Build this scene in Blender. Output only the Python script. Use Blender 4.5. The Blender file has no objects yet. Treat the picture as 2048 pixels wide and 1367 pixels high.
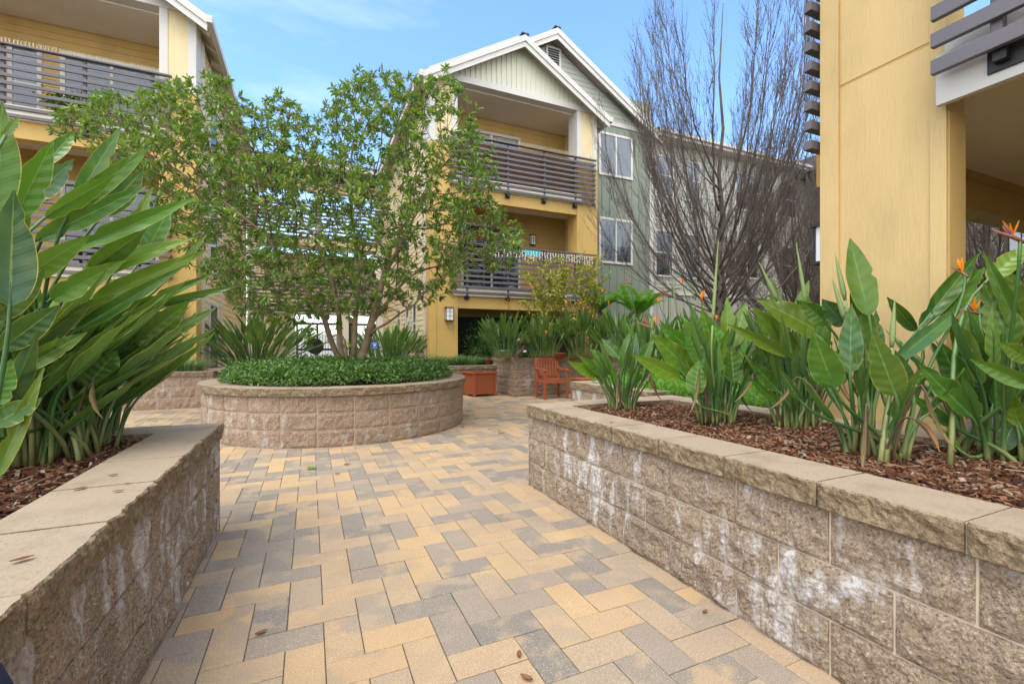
import bpy, math, random
import numpy as np
from mathutils import Vector, noise
R = math.radians
rng = np.random.default_rng(7)
random.seed(7)
scene = bpy.context.scene
col = scene.collection

# ------------------------------------------------------------------ camera frame
TH = R(24.06); CT, ST = math.cos(TH), math.sin(TH)
FPX, EYE, HX, HY = 905.0, 1.22, 1024.0, 691.0
def at(px, py, d):
    """world point seen at photo pixel (px,py), d metres in front of the eye"""
    l = (px - HX) / FPX * d
    return np.array([l*CT + d*ST, d*CT - l*ST, EYE - (py - HY)/FPX*d])
def on_z(px, py, z):
    d = (EYE - z)*FPX/(py - HY); return at(px, py, d)
def on_y(px, py, Y):
    k = (px - HX)/FPX; return at(px, py, Y/(CT - k*ST))
def on_x(px, py, X):
    k = (px - HX)/FPX; return at(px, py, X/(k*CT + ST))

# ------------------------------------------------------------------ helpers
def tag(o, label=None, cat=None, group=None, kind=None):
    if label: o['label'] = label
    if cat: o['category'] = cat
    if group: o['group'] = group
    if kind: o['kind'] = kind
    return o
def empty(name, loc=(0, 0, 0), rz=0.0, label=None, cat=None, group=None):
    o = bpy.data.objects.new(name, None); o.empty_display_size = .1
    o.location = tuple(float(v) for v in loc); o.rotation_euler = (0, 0, rz); col.objects.link(o)
    return tag(o, label, cat, group)
def nrm(v):
    v = np.asarray(v, float); n = np.linalg.norm(v, axis=-1, keepdims=True)
    return v/np.where(n == 0, 1, n)

class MB:
    def __init__(s): s.v = []; s.f = []; s.a = []; s.n = 0
    def add(s, v, f, a=None):
        v = np.asarray(v, float).reshape(-1, 3)
        if not isinstance(f, list): f = [f]
        for q in f:
            q = np.atleast_2d(np.asarray(q, int))
            if q.size: s.f.append(q + s.n)
        s.v.append(v); s.a.append(np.zeros((len(v), 3)) if a is None else np.asarray(a, float).reshape(-1, 3)); s.n += len(v)
        return s
    def box(s, x0, x1, y0, y1, z0, z1):
        v = [(x, y, z) for z in (z0, z1) for y in (y0, y1) for x in (x0, x1)]
        return s.add(v, [(0, 2, 3, 1), (4, 5, 7, 6), (0, 1, 5, 4), (2, 6, 7, 3), (0, 4, 6, 2), (1, 3, 7, 5)])
    def obox(s, c, ax, ay, az, hx, hy, hz):
        c = np.asarray(c, float); ax, ay, az = [np.asarray(q, float) for q in (ax, ay, az)]
        v = [c + ax*hx*i + ay*hy*j + az*hz*k for k in (-1, 1) for j in (-1, 1) for i in (-1, 1)]
        return s.add(v, [(0, 2, 3, 1), (4, 5, 7, 6), (0, 1, 5, 4), (2, 6, 7, 3), (0, 4, 6, 2), (1, 3, 7, 5)])
    def bar(s, p, q, w, h, up=(0, 0, 1)):
        p = np.asarray(p, float); q = np.asarray(q, float); t = nrm(q - p)
        sd = nrm(np.cross(t, up)); u = np.cross(sd, t)
        return s.obox((p+q)/2, t, sd, u, np.linalg.norm(q-p)/2, w/2, h/2)
    def poly(s, pts, t):
        """convex/any planar outline pts extruded by vector t"""
        pts = np.asarray(pts, float); n = len(pts); t = np.asarray(t, float)
        s.add(np.vstack([pts, pts+t]), [np.array([list(range(n))[::-1]]), np.array([list(range(n, 2*n))]),
              np.array([(i, (i+1) % n, n+(i+1) % n, n+i) for i in range(n)])])
        return s
    def grid(s, P, a=None, flip=False):
        P = np.asarray(P, float); m, n = P.shape[:2]
        i = np.arange(m-1)[:, None]*n + np.arange(n-1)[None, :]
        q = np.stack([i, i+1, i+n+1, i+n], -1).reshape(-1, 4)
        if flip: q = q[:, ::-1]
        return s.add(P.reshape(-1, 3), q, None if a is None else np.asarray(a).reshape(-1, 3))
    def tube(s, pts, rad, k=6, cap=True):
        pts = np.asarray(pts, float); n = len(pts); rad = np.broadcast_to(np.asarray(rad, float), (n,))
        t = np.gradient(pts, axis=0); t = nrm(t)
        ref = np.array([0, 0, 1.]) if abs(t[:, 2]).mean() < .85 else np.array([1., 0.05, 0])
        a = nrm(np.cross(t, ref)); b = np.cross(t, a)
        an = np.arange(k)*2*math.pi/k
        P = pts[:, None] + rad[:, None, None]*(np.cos(an)[None, :, None]*a[:, None] + np.sin(an)[None, :, None]*b[:, None])
        i = np.arange(n-1)[:, None]*k + np.arange(k)[None, :]; j = np.arange(n-1)[:, None]*k + (np.arange(k)+1)[None, :] % k
        q = np.stack([i, i+k, j+k, j], -1).reshape(-1, 4)
        f = [q]
        if cap and k > 2: f += [np.array([list(range(k))]), np.array([[(n-1)*k + x for x in range(k)][::-1]])]
        tv = np.repeat(np.linspace(0, 1, n), k)
        return s.add(P.reshape(-1, 3), f, np.stack([tv*0, tv, tv*0], -1))
    def lathe(s, prof, c=(0, 0, 0), k=16):
        prof = np.asarray(prof, float); n = len(prof); an = np.arange(k)*2*math.pi/k
        P = np.stack([prof[:, 0][:, None]*np.cos(an), prof[:, 0][:, None]*np.sin(an), np.repeat(prof[:, 1][:, None], k, 1)], -1) + np.asarray(c, float)
        i = np.arange(n-1)[:, None]*k + np.arange(k)[None, :]; j = np.arange(n-1)[:, None]*k + (np.arange(k)+1)[None, :] % k
        return s.add(P.reshape(-1, 3), np.stack([i, j, j+k, i+k], -1).reshape(-1, 4))
    def build(s, name, mat, parent=None, smooth=False, label=None, cat=None, group=None, kind=None, bevel=0, attr=False, origin=None):
        me = bpy.data.meshes.new(name)
        v = np.vstack(s.v) if s.v else np.zeros((0, 3))
        if origin is not None: v = v - np.asarray(origin, float)
        tot = np.concatenate([np.full(len(q), q.shape[1]) for q in s.f]); idx = np.concatenate([q.reshape(-1) for q in s.f])
        me.vertices.add(len(v)); me.vertices.foreach_set('co', v.astype(np.float32).ravel())
        me.loops.add(len(idx)); me.loops.foreach_set('vertex_index', idx.astype(np.int32))
        me.polygons.add(len(tot)); st = np.concatenate([[0], np.cumsum(tot)[:-1]])
        me.polygons.foreach_set('loop_start', st.astype(np.int32)); me.polygons.foreach_set('loop_total', tot.astype(np.int32))
        me.polygons.foreach_set('use_smooth', np.full(len(tot), bool(smooth)))
        me.update(calc_edges=True)
        if attr:
            at_ = me.attributes.new('luv', 'FLOAT_VECTOR', 'POINT'); at_.data.foreach_set('vector', np.vstack(s.a).astype(np.float32).ravel())
        me.materials.append(mat)
        o = bpy.data.objects.new(name, me); col.objects.link(o)
        if origin is not None: o.location = tuple(float(x) for x in origin)
        if parent is not None: o.parent = parent
        if bevel:
            b = o.modifiers.new('bevel', 'BEVEL'); b.width = bevel; b.segments = 2; b.limit_method = 'ANGLE'
        return tag(o, label, cat, group, kind)

# ------------------------------------------------------------------ materials
class NT:
    def __init__(s, name):
        s.m = bpy.data.materials.new(name); s.m.use_nodes = True; s.t = s.m.node_tree; s.t.nodes.clear()
        s.out = s.t.nodes.new('ShaderNodeOutputMaterial')
    def n(s, typ, **kw):
        nd = s.t.nodes.new('ShaderNode'+typ)
        for k, v in kw.items():
            if k.startswith('_'): setattr(nd, k[1:], v)
            else:
                key = k.replace('__', ' ')
                i = nd.inputs[int(key[1:])] if key[0] == 'i' and key[1:].isdigit() else nd.inputs[key]
                if isinstance(v, bpy.types.NodeSocket): s.t.links.new(v, i)
                else: i.default_value = v
        return nd
    def math(s, op, a, b=0.0, c=None, clamp=False):
        nd = s.t.nodes.new('ShaderNodeMath'); nd.operation = op; nd.use_clamp = clamp
        for i, v in enumerate((a, b) if c is None else (a, b, c)):
            if isinstance(v, bpy.types.NodeSocket): s.t.links.new(v, nd.inputs[i])
            else: nd.inputs[i].default_value = v
        return nd.outputs[0]
    def mix(s, f, a, b, bt='MIX'):
        nd = s.t.nodes.new('ShaderNodeMix'); nd.data_type = 'RGBA'; nd.blend_type = bt
        for i, v in ((0, f), (6, a), (7, b)):
            if isinstance(v, bpy.types.NodeSocket): s.t.links.new(v, nd.inputs[i])
            else: nd.inputs[i].default_value = v if i == 0 else (*v, 1) if len(v) == 3 else v
        return nd.outputs[2]
    def ramp(s, fac, stops, interp='LINEAR'):
        nd = s.t.nodes.new('ShaderNodeValToRGB'); nd.color_ramp.interpolation = interp; e = nd.color_ramp.elements
        while len(e) < len(stops): e.new(.5)
        for q, (p, c_) in zip(e, stops): q.position = p; q.color = (*c_, 1) if len(c_) == 3 else c_
        s.t.links.new(fac, nd.inputs[0]); return nd.outputs[0]
    def pos(s): return s.n('NewGeometry').outputs['Position']
    def obj(s): return s.n('TexCoord').outputs['Object']
    def rnd(s): return s.n('NewGeometry').outputs['Random Per Island']
    def sep(s, v): return s.n('SeparateXYZ', i0=v).outputs
    def noise(s, vec, scale, detail=3, rough=.55, dist=0):
        return s.n('TexNoise', Vector=vec, Scale=scale, Detail=detail, Roughness=rough, Distortion=dist).outputs[0]
    def scl(s, vec, sc):
        nd = s.n('Mapping', Vector=vec); nd.inputs['Scale'].default_value = sc; return nd.outputs[0]
    def bump(s, h, strength=.3, dist=.01):
        return s.n('Bump', Height=h, Strength=strength, Distance=dist).outputs[0]
    def fin(s, color, rough=.6, bump=None, spec=.4, metal=0.0, transl=None, tfac=.3, coat=0):
        b = s.n('BsdfPrincipled', Roughness=rough, Metallic=metal)
        b.inputs['Specular IOR Level'].default_value = spec
        if coat: b.inputs['Coat Weight'].default_value = coat
        if isinstance(color, bpy.types.NodeSocket): s.t.links.new(color, b.inputs['Base Color'])
        else: b.inputs['Base Color'].default_value = (*color, 1)
        if bump is not None: s.t.links.new(bump, b.inputs['Normal'])
        sh = b.outputs[0]
        if transl is not None:
            tr = s.n('BsdfTranslucent')
            if isinstance(transl, bpy.types.NodeSocket): s.t.links.new(transl, tr.inputs[0])
            else: tr.inputs[0].default_value = (*transl, 1)
            mx = s.t.nodes.new('ShaderNodeMixShader'); mx.inputs[0].default_value = tfac
            s.t.links.new(sh, mx.inputs[1]); s.t.links.new(tr.outputs[0], mx.inputs[2]); sh = mx.outputs[0]
        s.t.links.new(sh, s.out.inputs[0]); return s.m

def paint(name, c, rough=.55, wood=.25, dirt=.12, var=.06, spec=.3):
    """painted boards: faint grain relief, slight grime"""
    m = NT(name); p = m.pos()
    g = m.noise(m.scl(p, (22, 22, 2.2)), 3.0, 4, .6, .8)
    g2 = m.noise(p, 160, 2)
    d = m.noise(m.scl(p, (1.2, 1.2, .5)), 1.6, 5, .6)
    dark = tuple(x*(1-dirt*2.2) for x in c)
    cc = m.mix(m.math('MULTIPLY', m.ramp(d, [(.45, (0, 0, 0)), (.75, (1, 1, 1))]), .8), c, dark)
    cc = m.mix(m.math('MULTIPLY', g, var*3), cc, tuple(min(1, x*1.12) for x in c))
    h = m.math('ADD', m.math('MULTIPLY', g, 1.0), m.math('MULTIPLY', g2, .35))
    return m.fin(cc, rough, m.bump(h, wood, .006), spec)

YEL = (.52, .345, .11); YEL2 = (.50, .335, .12); YEL3 = (.66, .54, .32)
M = {}
M['yellow'] = paint('yellow_paint', YEL, .6, .35)
M['yellow_near'] = paint('near_yellow_paint', (.55, .40, .180), .62, .65, .16, .08)
M['yellow_deep'] = paint('ochre_paint', YEL2, .6, .25)
M['yellow_pale'] = paint('pale_yellow_paint', YEL3, .6, .2)
M['cream'] = paint('cream_paint', (.74, .70, .58), .6, .2, .1)
M['soffit'] = paint('soffit_paint', (.70, .62, .52), .75, .08, .05)
M['soffit_warm'] = paint('porch_soffit_paint', (.80, .66, .42), .75, .08, .05)
M['white'] = paint('white_trim_paint', (.56, .545, .52), .5, .15, .07)
M['sage_pale'] = paint('pale_sage_paint', (.60, .605, .50), .6, .2, .06)
M['sage'] = paint('sage_paint', (.38, .41, .34), .6, .2, .08)
M['green'] = paint('green_paint', (.205, .24, .185), .6, .2, .08)
M['greige'] = paint('greige_paint', (.40, .40, .35), .6, .2, .08)
M['slat'] = paint('slate_metal_paint', (.105, .095, .11), .42, .05, .1, .05, .5)
M['brown_beam'] = paint('dark_ochre_paint', (.46, .28, .08), .6, .2)
M['black'] = NT('black_metal').fin((.012, .012, .014), .45)
M['mesh_brown'] = paint('brown_screen', (.16, .085, .05), .8, .3, .2)

def mk_shingle():
    m = NT('asphalt_shingle'); p = m.pos()
    n = m.noise(p, 60, 4, .7); s = m.sep(p)
    st = m.math('FRACT', m.math('MULTIPLY', s[2], 9.0))
    cc = m.ramp(n, [(.3, (.025, .026, .03)), (.7, (.10, .10, .11))])
    return m.fin(cc, .9, m.bump(m.math('ADD', n, st), .5, .01), .1)
M['shingle'] = mk_shingle()

def mk_paver():
    m = NT('paver'); r = m.rnd(); p = m.pos()
    wn = m.n('TexWhiteNoise', _noise_dimensions='1D', W=r).outputs['Value']
    base = m.ramp(r, [(0, (.50, .335, .17)), (.30, (.45, .31, .175)), (.48, (.39, .29, .19)), (.62, (.31, .25, .19)), (.78, (.245, .21, .175)), (1, (.20, .18, .155))])
    oth = m.ramp(wn, [(0, (.50, .34, .18)), (.5, (.40, .30, .20)), (1, (.26, .225, .185))])
    big = m.noise(p, 5.5, 2, .5)
    mixf = m.ramp(big, [(.49, (0, 0, 0)), (.60, (1, 1, 1))])
    cc = m.mix(m.math('MULTIPLY', mixf, .62), base, oth)
    sp = m.noise(p, 170, 4, .8); sp2 = m.noise(p, 90, 3, .6); st = m.noise(p, 1.1, 5, .65)
    cc = m.mix(m.ramp(sp, [(.54, (0, 0, 0)), (.66, (.6, .6, .6))]), cc, (.68, .58, .44))
    cc = m.mix(m.ramp(sp, [(.34, (.75, .75, .75)), (.46, (0, 0, 0))]), cc, (.15, .11, .08))
    cc = m.mix(m.ramp(st, [(.46, (0, 0, 0)), (.72, (.5, .5, .5))]), cc, (.24, .19, .15))
    cc = m.mix(m.ramp(m.noise(p, 14, 3, .7), [(.60, (0, 0, 0)), (.80, (.45, .45, .45))]), cc, (.30, .23, .17))
    h = m.math('ADD', m.math('MULTIPLY', sp, 1.0), m.math('MULTIPLY', sp2, .6))
    return m.fin(cc, .85, m.bump(h, .38, .003), .25)
M['paver'] = mk_paver()
def mk_joint():
    m = NT('joint_sand'); p = m.pos()
    n = m.noise(p, 2.3, 4, .7)
    cc = m.mix(m.ramp(n, [(.55, (0, 0, 0)), (.66, (1, 1, 1))]), (.085, .07, .05), (.07, .12, .02))
    return m.fin(cc, .95, m.bump(m.noise(p, 200, 3), .5, .004), .1)
M['joint'] = mk_joint()

def mk_block(name, c1, c2, c3, eff=.0, z0=0.0, smoothtop=False):
    m = NT(name); p = m.pos(); r = m.rnd(); s = m.sep(p)
    gr = m.noise(p, 95, 4, .8); gr2 = m.noise(p, 30, 5, .75); lo = m.noise(p, 3.2, 4, .6)
    cc = m.mix(m.ramp(gr2, [(.35, (0, 0, 0)), (.65, (1, 1, 1))]), c1, c2)
    cc = m.mix(m.math('MULTIPLY', r, .45), cc, c3)
    cc = m.mix(m.ramp(lo, [(.5, (0, 0, 0)), (.72, (.75, .75, .75))]), cc, tuple(x*.62 for x in c1))
    cc = m.mix(m.ramp(gr, [(.54, (0, 0, 0)), (.64, (.85, .85, .85))]), cc, (.60, .51, .40))
    cc = m.mix(m.ramp(gr, [(.36, (.9, .9, .9)), (.465, (0, 0, 0))]), cc, (.10, .065, .045))
    if eff:
        st = m.noise(m.scl(p, (9, 9, 2.4)), 1.0, 4, .62, .7); st2 = m.noise(p, 1.15, 2, .5); st3 = m.noise(p, 60, 4, .7)
        a = m.ramp(m.math('ADD', m.math('MULTIPLY', st, .85), m.math('MULTIPLY', st2, .50)), [(.715, (0, 0, 0)), (.82, (1, 1, 1))])
        b = m.ramp(st3, [(.34, (.15, .15, .15)), (.58, (1, 1, 1))])
        cc = m.mix(m.math('MULTIPLY', m.math('MULTIPLY', a, b), eff), cc, (.74, .74, .76))
    h = m.math('ADD', m.math('MULTIPLY', gr, .8), m.math('MULTIPLY', gr2, 1.6))
    return m.fin(cc, .92, m.bump(h, 1.0, .010), .15)
M['block'] = mk_block('split_face_block', (.40, .315, .235), (.30, .225, .16), (.34, .27, .21), .82)
M['block_left'] = mk_block('split_face_block_left', (.385, .295, .215), (.295, .215, .15), (.33, .26, .195), .65)
M['block_pink'] = mk_block('split_face_block_pink', (.36, .26, .18), (.25, .165, .11), (.37, .285, .22), .35)
M['block_cap_rough'] = mk_block('cap_split_face', (.40, .30, .18), (.27, .19, .11), (.36, .28, .18), .0)
M['mortar'] = NT('mortar').fin((.58, .50, .385), .95)
def mk_cap(name, c, k=1):
    m = NT(name); p = m.pos(); r = m.rnd()
    sp = m.noise(p, 130, 4, .8); lo = m.noise(p, 4, 5, .65); lo2 = m.noise(m.scl(p, (1, 1, 1)), 18, 4, .7)
    cc = m.mix(m.math('MULTIPLY', r, .5), c, tuple(x*.84 for x in c))
    cc = m.mix(m.ramp(lo, [(.48, (0, 0, 0)), (.72, (.7*k, .7*k, .7*k))]), cc, (c[0]*.62, c[1]*.60, c[2]*.60))
    cc = m.mix(m.ramp(lo2, [(.58, (0, 0, 0)), (.75, (.5, .5, .5))]), cc, (c[0]*.6, c[1]*.56, c[2]*.52))
    cc = m.mix(m.ramp(sp, [(.33, (.8, .8, .8)), (.45, (0, 0, 0))]), cc, (c[0]*.5, c[1]*.46, c[2]*.42))
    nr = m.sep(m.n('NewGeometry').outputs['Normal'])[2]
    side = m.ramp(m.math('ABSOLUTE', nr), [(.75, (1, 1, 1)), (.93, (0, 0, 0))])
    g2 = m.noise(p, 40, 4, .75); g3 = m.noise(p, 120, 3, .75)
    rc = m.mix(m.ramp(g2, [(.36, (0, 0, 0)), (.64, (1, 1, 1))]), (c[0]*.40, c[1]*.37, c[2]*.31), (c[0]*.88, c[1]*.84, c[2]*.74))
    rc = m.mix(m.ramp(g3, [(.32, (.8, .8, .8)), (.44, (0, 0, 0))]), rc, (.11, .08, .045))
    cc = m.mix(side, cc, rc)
    h = m.math('ADD', m.math('MULTIPLY', sp, .35), m.math('MULTIPLY', side, m.math('MULTIPLY', g2, 2.5)))
    return m.fin(cc, .9, m.bump(h, .9, .009), .15)
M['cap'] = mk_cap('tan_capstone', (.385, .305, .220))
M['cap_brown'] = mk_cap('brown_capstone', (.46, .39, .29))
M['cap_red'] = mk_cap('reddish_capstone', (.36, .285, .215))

def mk_mulch():
    m = NT('bark'); r = m.rnd(); p = m.pos()
    cc = m.ramp(r, [(0, (.035, .015, .009)), (.35, (.10, .038, .018)), (.6, (.19, .078, .036)), (.78, (.28, .14, .07)), (.9, (.27, .19, .13)), (1, (.46, .37, .28))])
    n = m.noise(m.scl(p, (1, 1, 1)), 90, 4, .7)
    cc = m.mix(n, cc, m.mix(.5, cc, (.03, .014, .01)))
    return m.fin(cc, .85, m.bump(n, .7, .004), .2)
M['mulch'] = mk_mulch()
M['soil'] = NT('soil').fin((.045, .026, .018), .95)

def mk_bop(name, top, dark, mid, yel=.25, blue=.3, edg=.35):
    """bird of paradise blade: luv = (across -1..1, along 0..1, random)"""
    m = NT(name); a = m.n('Attribute', _attribute_name='luv').outputs['Vector']; s = m.sep(a); p = m.pos(); r = s[2]
    au = m.math('ABSOLUTE', s[0])
    cc = m.mix(m.ramp(r, [(0, (0, 0, 0)), (1, (1, 1, 1))]), top, dark)
    wn = m.n('TexWhiteNoise', _noise_dimensions='1D', W=m.math('MULTIPLY', r, 37.7)).outputs['Value']
    cc = m.mix(m.math('MULTIPLY', m.ramp(wn, [(.55, (0, 0, 0)), (1, (1, 1, 1))]), yel*1.6), cc, (.19, .25, .025))
    cc = m.mix(m.math('MULTIPLY', m.ramp(wn, [(0, (1, 1, 1)), (.3, (0, 0, 0))]), blue), cc, (.085, .17, .15))
    cc = m.mix(m.math('MULTIPLY', m.ramp(m.noise(p, 9, 4), [(.42, (0, 0, 0)), (.7, (1, 1, 1))]), .45), cc, (.13, .20, .02))
    # lateral veins run out and slightly forward from the rib
    vph = m.math('SUBTRACT', m.math('MULTIPLY', s[1], 26.0), m.math('MULTIPLY', au, 2.6))
    vein = m.math('SINE', m.math('MULTIPLY', vph, 6.2832)); v2 = m.math('SINE', m.math('MULTIPLY', vph, 1.7))
    cc = m.mix(m.math('MULTIPLY', m.math('ADD', m.math('MULTIPLY', vein, .5), .5), .015), cc, (.20, .30, .08))
    back = m.n('NewGeometry').outputs['Backfacing']
    cc = m.mix(m.math('MULTIPLY', back, .45), cc, (.10, .19, .055))
    rib = m.ramp(au, [(.02, (.8, .8, .8)), (.07, (0, 0, 0))]); cc = m.mix(rib, cc, mid)
    edge = m.ramp(m.math('ADD', au, m.math('MULTIPLY', wn, .02)), [(.945, (0, 0, 0)), (.98, (1, 1, 1))]); cc = m.mix(m.math('MULTIPLY', edge, edg), cc, (.46, .40, .07))
    br = m.ramp(m.math('ADD', m.noise(p, 22, 3, .7), m.math('MULTIPLY', au, .22)), [(.80, (0, 0, 0)), (.86, (1, 1, 1))])
    cc = m.mix(m.math('MULTIPLY', br, m.ramp(wn, [(.35, (0, 0, 0)), (.8, (.9, .9, .9))])), cc, (.22, .10, .03))
    h = m.math('ADD', m.math('MULTIPLY', vein, .10), m.math('MULTIPLY', v2, .55))
    tr = m.mix(.5, cc, (.25, .42, .02))
    return m.fin(cc, .27, m.bump(h, .15, .010), .42, transl=tr, tfac=.20)
M['bop'] = mk_bop('paddle_leaf', (.050, .160, .014), (.010, .052, .012), (.17, .28, .06), .36, .45)
M['bop_lime'] = mk_bop('paddle_leaf_bright', (.078, .235, .016), (.016, .078, .012), (.20, .33, .07), .36, .35)
M['bop_left'] = mk_bop('paddle_leaf_yellow_edged', (.078, .235, .016), (.012, .066, .013), (.22, .33, .07), .40, .45, .9)
def mk_simple_leaf(name, stops, rough=.4, tf=.25, tcol=(.2, .4, .03), spec=.4, clump=0, c2=(.2, .25, .03)):
    m = NT(name); r = m.rnd(); cc = m.ramp(r, stops)
    if clump:
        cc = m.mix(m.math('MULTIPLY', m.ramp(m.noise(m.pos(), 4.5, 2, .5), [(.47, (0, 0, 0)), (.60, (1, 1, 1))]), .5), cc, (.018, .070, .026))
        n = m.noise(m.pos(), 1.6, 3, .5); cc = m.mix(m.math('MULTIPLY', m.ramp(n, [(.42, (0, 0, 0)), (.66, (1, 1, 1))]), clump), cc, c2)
    back = m.n('NewGeometry').outputs['Backfacing']; cc = m.mix(m.math('MULTIPLY', back, .3), cc, (.15, .22, .09))
    return m.fin(cc, rough, None, spec, transl=m.mix(.5, cc, tcol), tfac=tf)
def mk_pet():
    m = NT('petiole_green'); r = m.rnd(); s = m.sep(m.n('Attribute', _attribute_name='luv').outputs['Vector'])
    cc = m.ramp(r, [(0, (.022, .075, .018)), (.6, (.05, .14, .03)), (1, (.13, .24, .08))])
    cc = m.mix(m.ramp(s[1], [(0, (1, 1, 1)), (.22, (0, 0, 0))]), cc, (.24, .24, .09))
    cc = m.mix(m.math('MULTIPLY', m.ramp(m.noise(m.pos(), 25, 3), [(.5, (0, 0, 0)), (.7, (1, 1, 1))]), .3), cc, (.17, .14, .06))
    return m.fin(cc, .42, None, .4)
M['petiole'] = mk_pet()
M['orange'] = NT('orange_sepal').fin((.86, .27, .012), .45, None, .3, transl=(.9, .4, .03), tfac=.3)
M['beak'] = NT('flower_beak').fin((.22, .085, .05), .45)
M['blue_petal'] = NT('blue_petal').fin((.03, .03, .3), .5)
M['bud'] = NT('flower_bud').fin((.20, .27, .10), .5)
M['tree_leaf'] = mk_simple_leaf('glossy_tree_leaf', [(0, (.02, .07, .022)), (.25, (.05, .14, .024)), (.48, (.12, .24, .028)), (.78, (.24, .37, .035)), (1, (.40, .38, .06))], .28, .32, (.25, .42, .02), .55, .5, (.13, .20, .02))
M['cover_leaf'] = mk_simple_leaf('cover_leaf', [(0, (.03, .09, .02)), (.5, (.075, .18, .03)), (1, (.17, .31, .05))], .38, .2)
M['grass_blade'] = mk_simple_leaf('strap_leaf', [(0, (.05, .14, .04)), (.5, (.11, .24, .08)), (1, (.25, .36, .17))], .4, .25)
M['fern_leaf'] = mk_simple_leaf('fern_leaf', [(0, (.09, .30, .02)), (.6, (.15, .42, .03)), (1, (.27, .52, .05))], .5, .4, (.3, .6, .02))
M['shrub_leaf'] = mk_simple_leaf('shrub_leaf', [(0, (.015, .05, .015)), (.6, (.035, .11, .025)), (1, (.08, .18, .03))], .4, .2)
M['yellow_leaf'] = mk_simple_leaf('yellowing_leaf', [(0, (.18, .26, .03)), (.5, (.40, .42, .06)), (1, (.62, .50, .08))], .5, .3, (.5, .5, .05))
M['purple'] = NT('purple_petal').fin((.26, .04, .42), .5)
def mk_bark(name, c1, c2, sc=8):
    m = NT(name); p = m.pos(); n = m.noise(m.scl(p, (1, 1, .25)), sc*3, 4, .65); l = m.noise(p, sc*.5, 3)
    cc = m.mix(n, c1, c2); cc = m.mix(m.math('MULTIPLY', m.ramp(l, [(.45, (0, 0, 0)), (.65, (1, 1, 1))]), .6), cc, tuple(x*1.5 for x in c2))
    return m.fin(cc, .85, m.bump(n, .6, .01), .15)
M['bark'] = mk_bark('smooth_tan_bark', (.14, .095, .055), (.26, .195, .125))
M['bark_grey'] = mk_bark('grey_bark', (.055, .042, .036), (.12, .098, .085))
M['twig'] = mk_bark('dark_twig', (.078, .063, .055), (.145, .118, .103))
def mk_redwood():
    m = NT('stained_redwood'); p = m.pos(); n = m.noise(m.scl(p, (6, 6, 1)), 14, 4, .6)
    cc = m.mix(n, (.27, .068, .028), (.39, .112, .045)); return m.fin(cc, .5, m.bump(n, .25, .004), .35)
M['redwood'] = mk_redwood()
M['terracotta'] = NT('terracotta').fin((.24, .075, .04), .8)
M['green_pot'] = NT('green_pot').fin((.22, .34, .20), .5)
M['bronze'] = paint('aged_bronze', (.10, .062, .045), .5, .3, .2)
M['blue_sign'] = NT('blue_sign').fin((.045, .13, .48), .45)
M['sign_white'] = NT('sign_white').fin((.8, .8, .82), .5)
def mk_glass(name, tint=(.10, .13, .17), mirror=.25, rough=.04):
    m = NT(name)
    b = m.n('BsdfGlossy', Roughness=rough); b.inputs[0].default_value = (.9, .95, 1, 1)
    t = m.n('BsdfTransparent'); t.inputs[0].default_value = (.72, .76, .8, 1)
    fr = m.n('LayerWeight', Blend=.35).outputs['Facing']
    f = m.math('ADD', m.math('MULTIPLY', fr, .16), mirror*.22, clamp=True)
    mx = m.t.nodes.new('ShaderNodeMixShader'); m.t.links.new(f, mx.inputs[0]); m.t.links.new(t.outputs[0], mx.inputs[1]); m.t.links.new(b.outputs[0], mx.inputs[2])
    m.t.links.new(mx.outputs[0], m.out.inputs[0]); return m.m
M['glass'] = mk_glass('window_glass')
def mk_blind():
    m = NT('window_blind'); s = m.sep(m.pos()); f = m.math('FRACT', m.math('MULTIPLY', s[2], 26.0))
    cc = m.ramp(f, [(.0, (.05, .055, .07)), (.40, (.08, .085, .10)), (.5, (.26, .27, .30)), (.9, (.30, .31, .34)), (1, (.1, .1, .12))])
    return m.fin(cc, .6)
M['blind'] = mk_blind()
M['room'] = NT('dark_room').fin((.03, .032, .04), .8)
m_ = NT('lantern_glass'); M['lantern_glass'] = m_.fin((.75, .78, .82), .35)
M['asphalt'] = NT('asphalt').fin((.06, .06, .06), .9)
M['canvas'] = NT('orange_canvas').fin((.62, .16, .06), .8)
M['wicker'] = NT('brown_wicker').fin((.20, .09, .05), .8)
M['teal'] = NT('teal_cloth').fin((.03, .42, .50), .6)
M['spike'] = NT('plastic_spike').fin((.62, .55, .36), .4)
M['stem_brown'] = NT('shrub_stem').fin((.12, .075, .045), .8)
M['clay_dark'] = NT('dark_pot').fin((.03, .03, .035), .5)
M['dirt'] = NT('ground_soil').fin((.10, .075, .05), .95)
M['render_white'] = paint('street_wall', (.62, .62, .60), .8, .1)
M['car_white'] = NT('car_white').fin((.55, .57, .60), .3)
M['dead_leaf'] = mk_simple_leaf('withered_leaf', [(0, (.10, .05, .025)), (.6, (.24, .13, .06)), (1, (.36, .26, .13))], .8, .15, (.3, .15, .05), .15)
M['navy_cloth'] = NT('navy_cloth').fin((.012, .016, .045), .85)
M['dry_leaf'] = NT('dry_leaf').fin((.20, .085, .035), .7)
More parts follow.
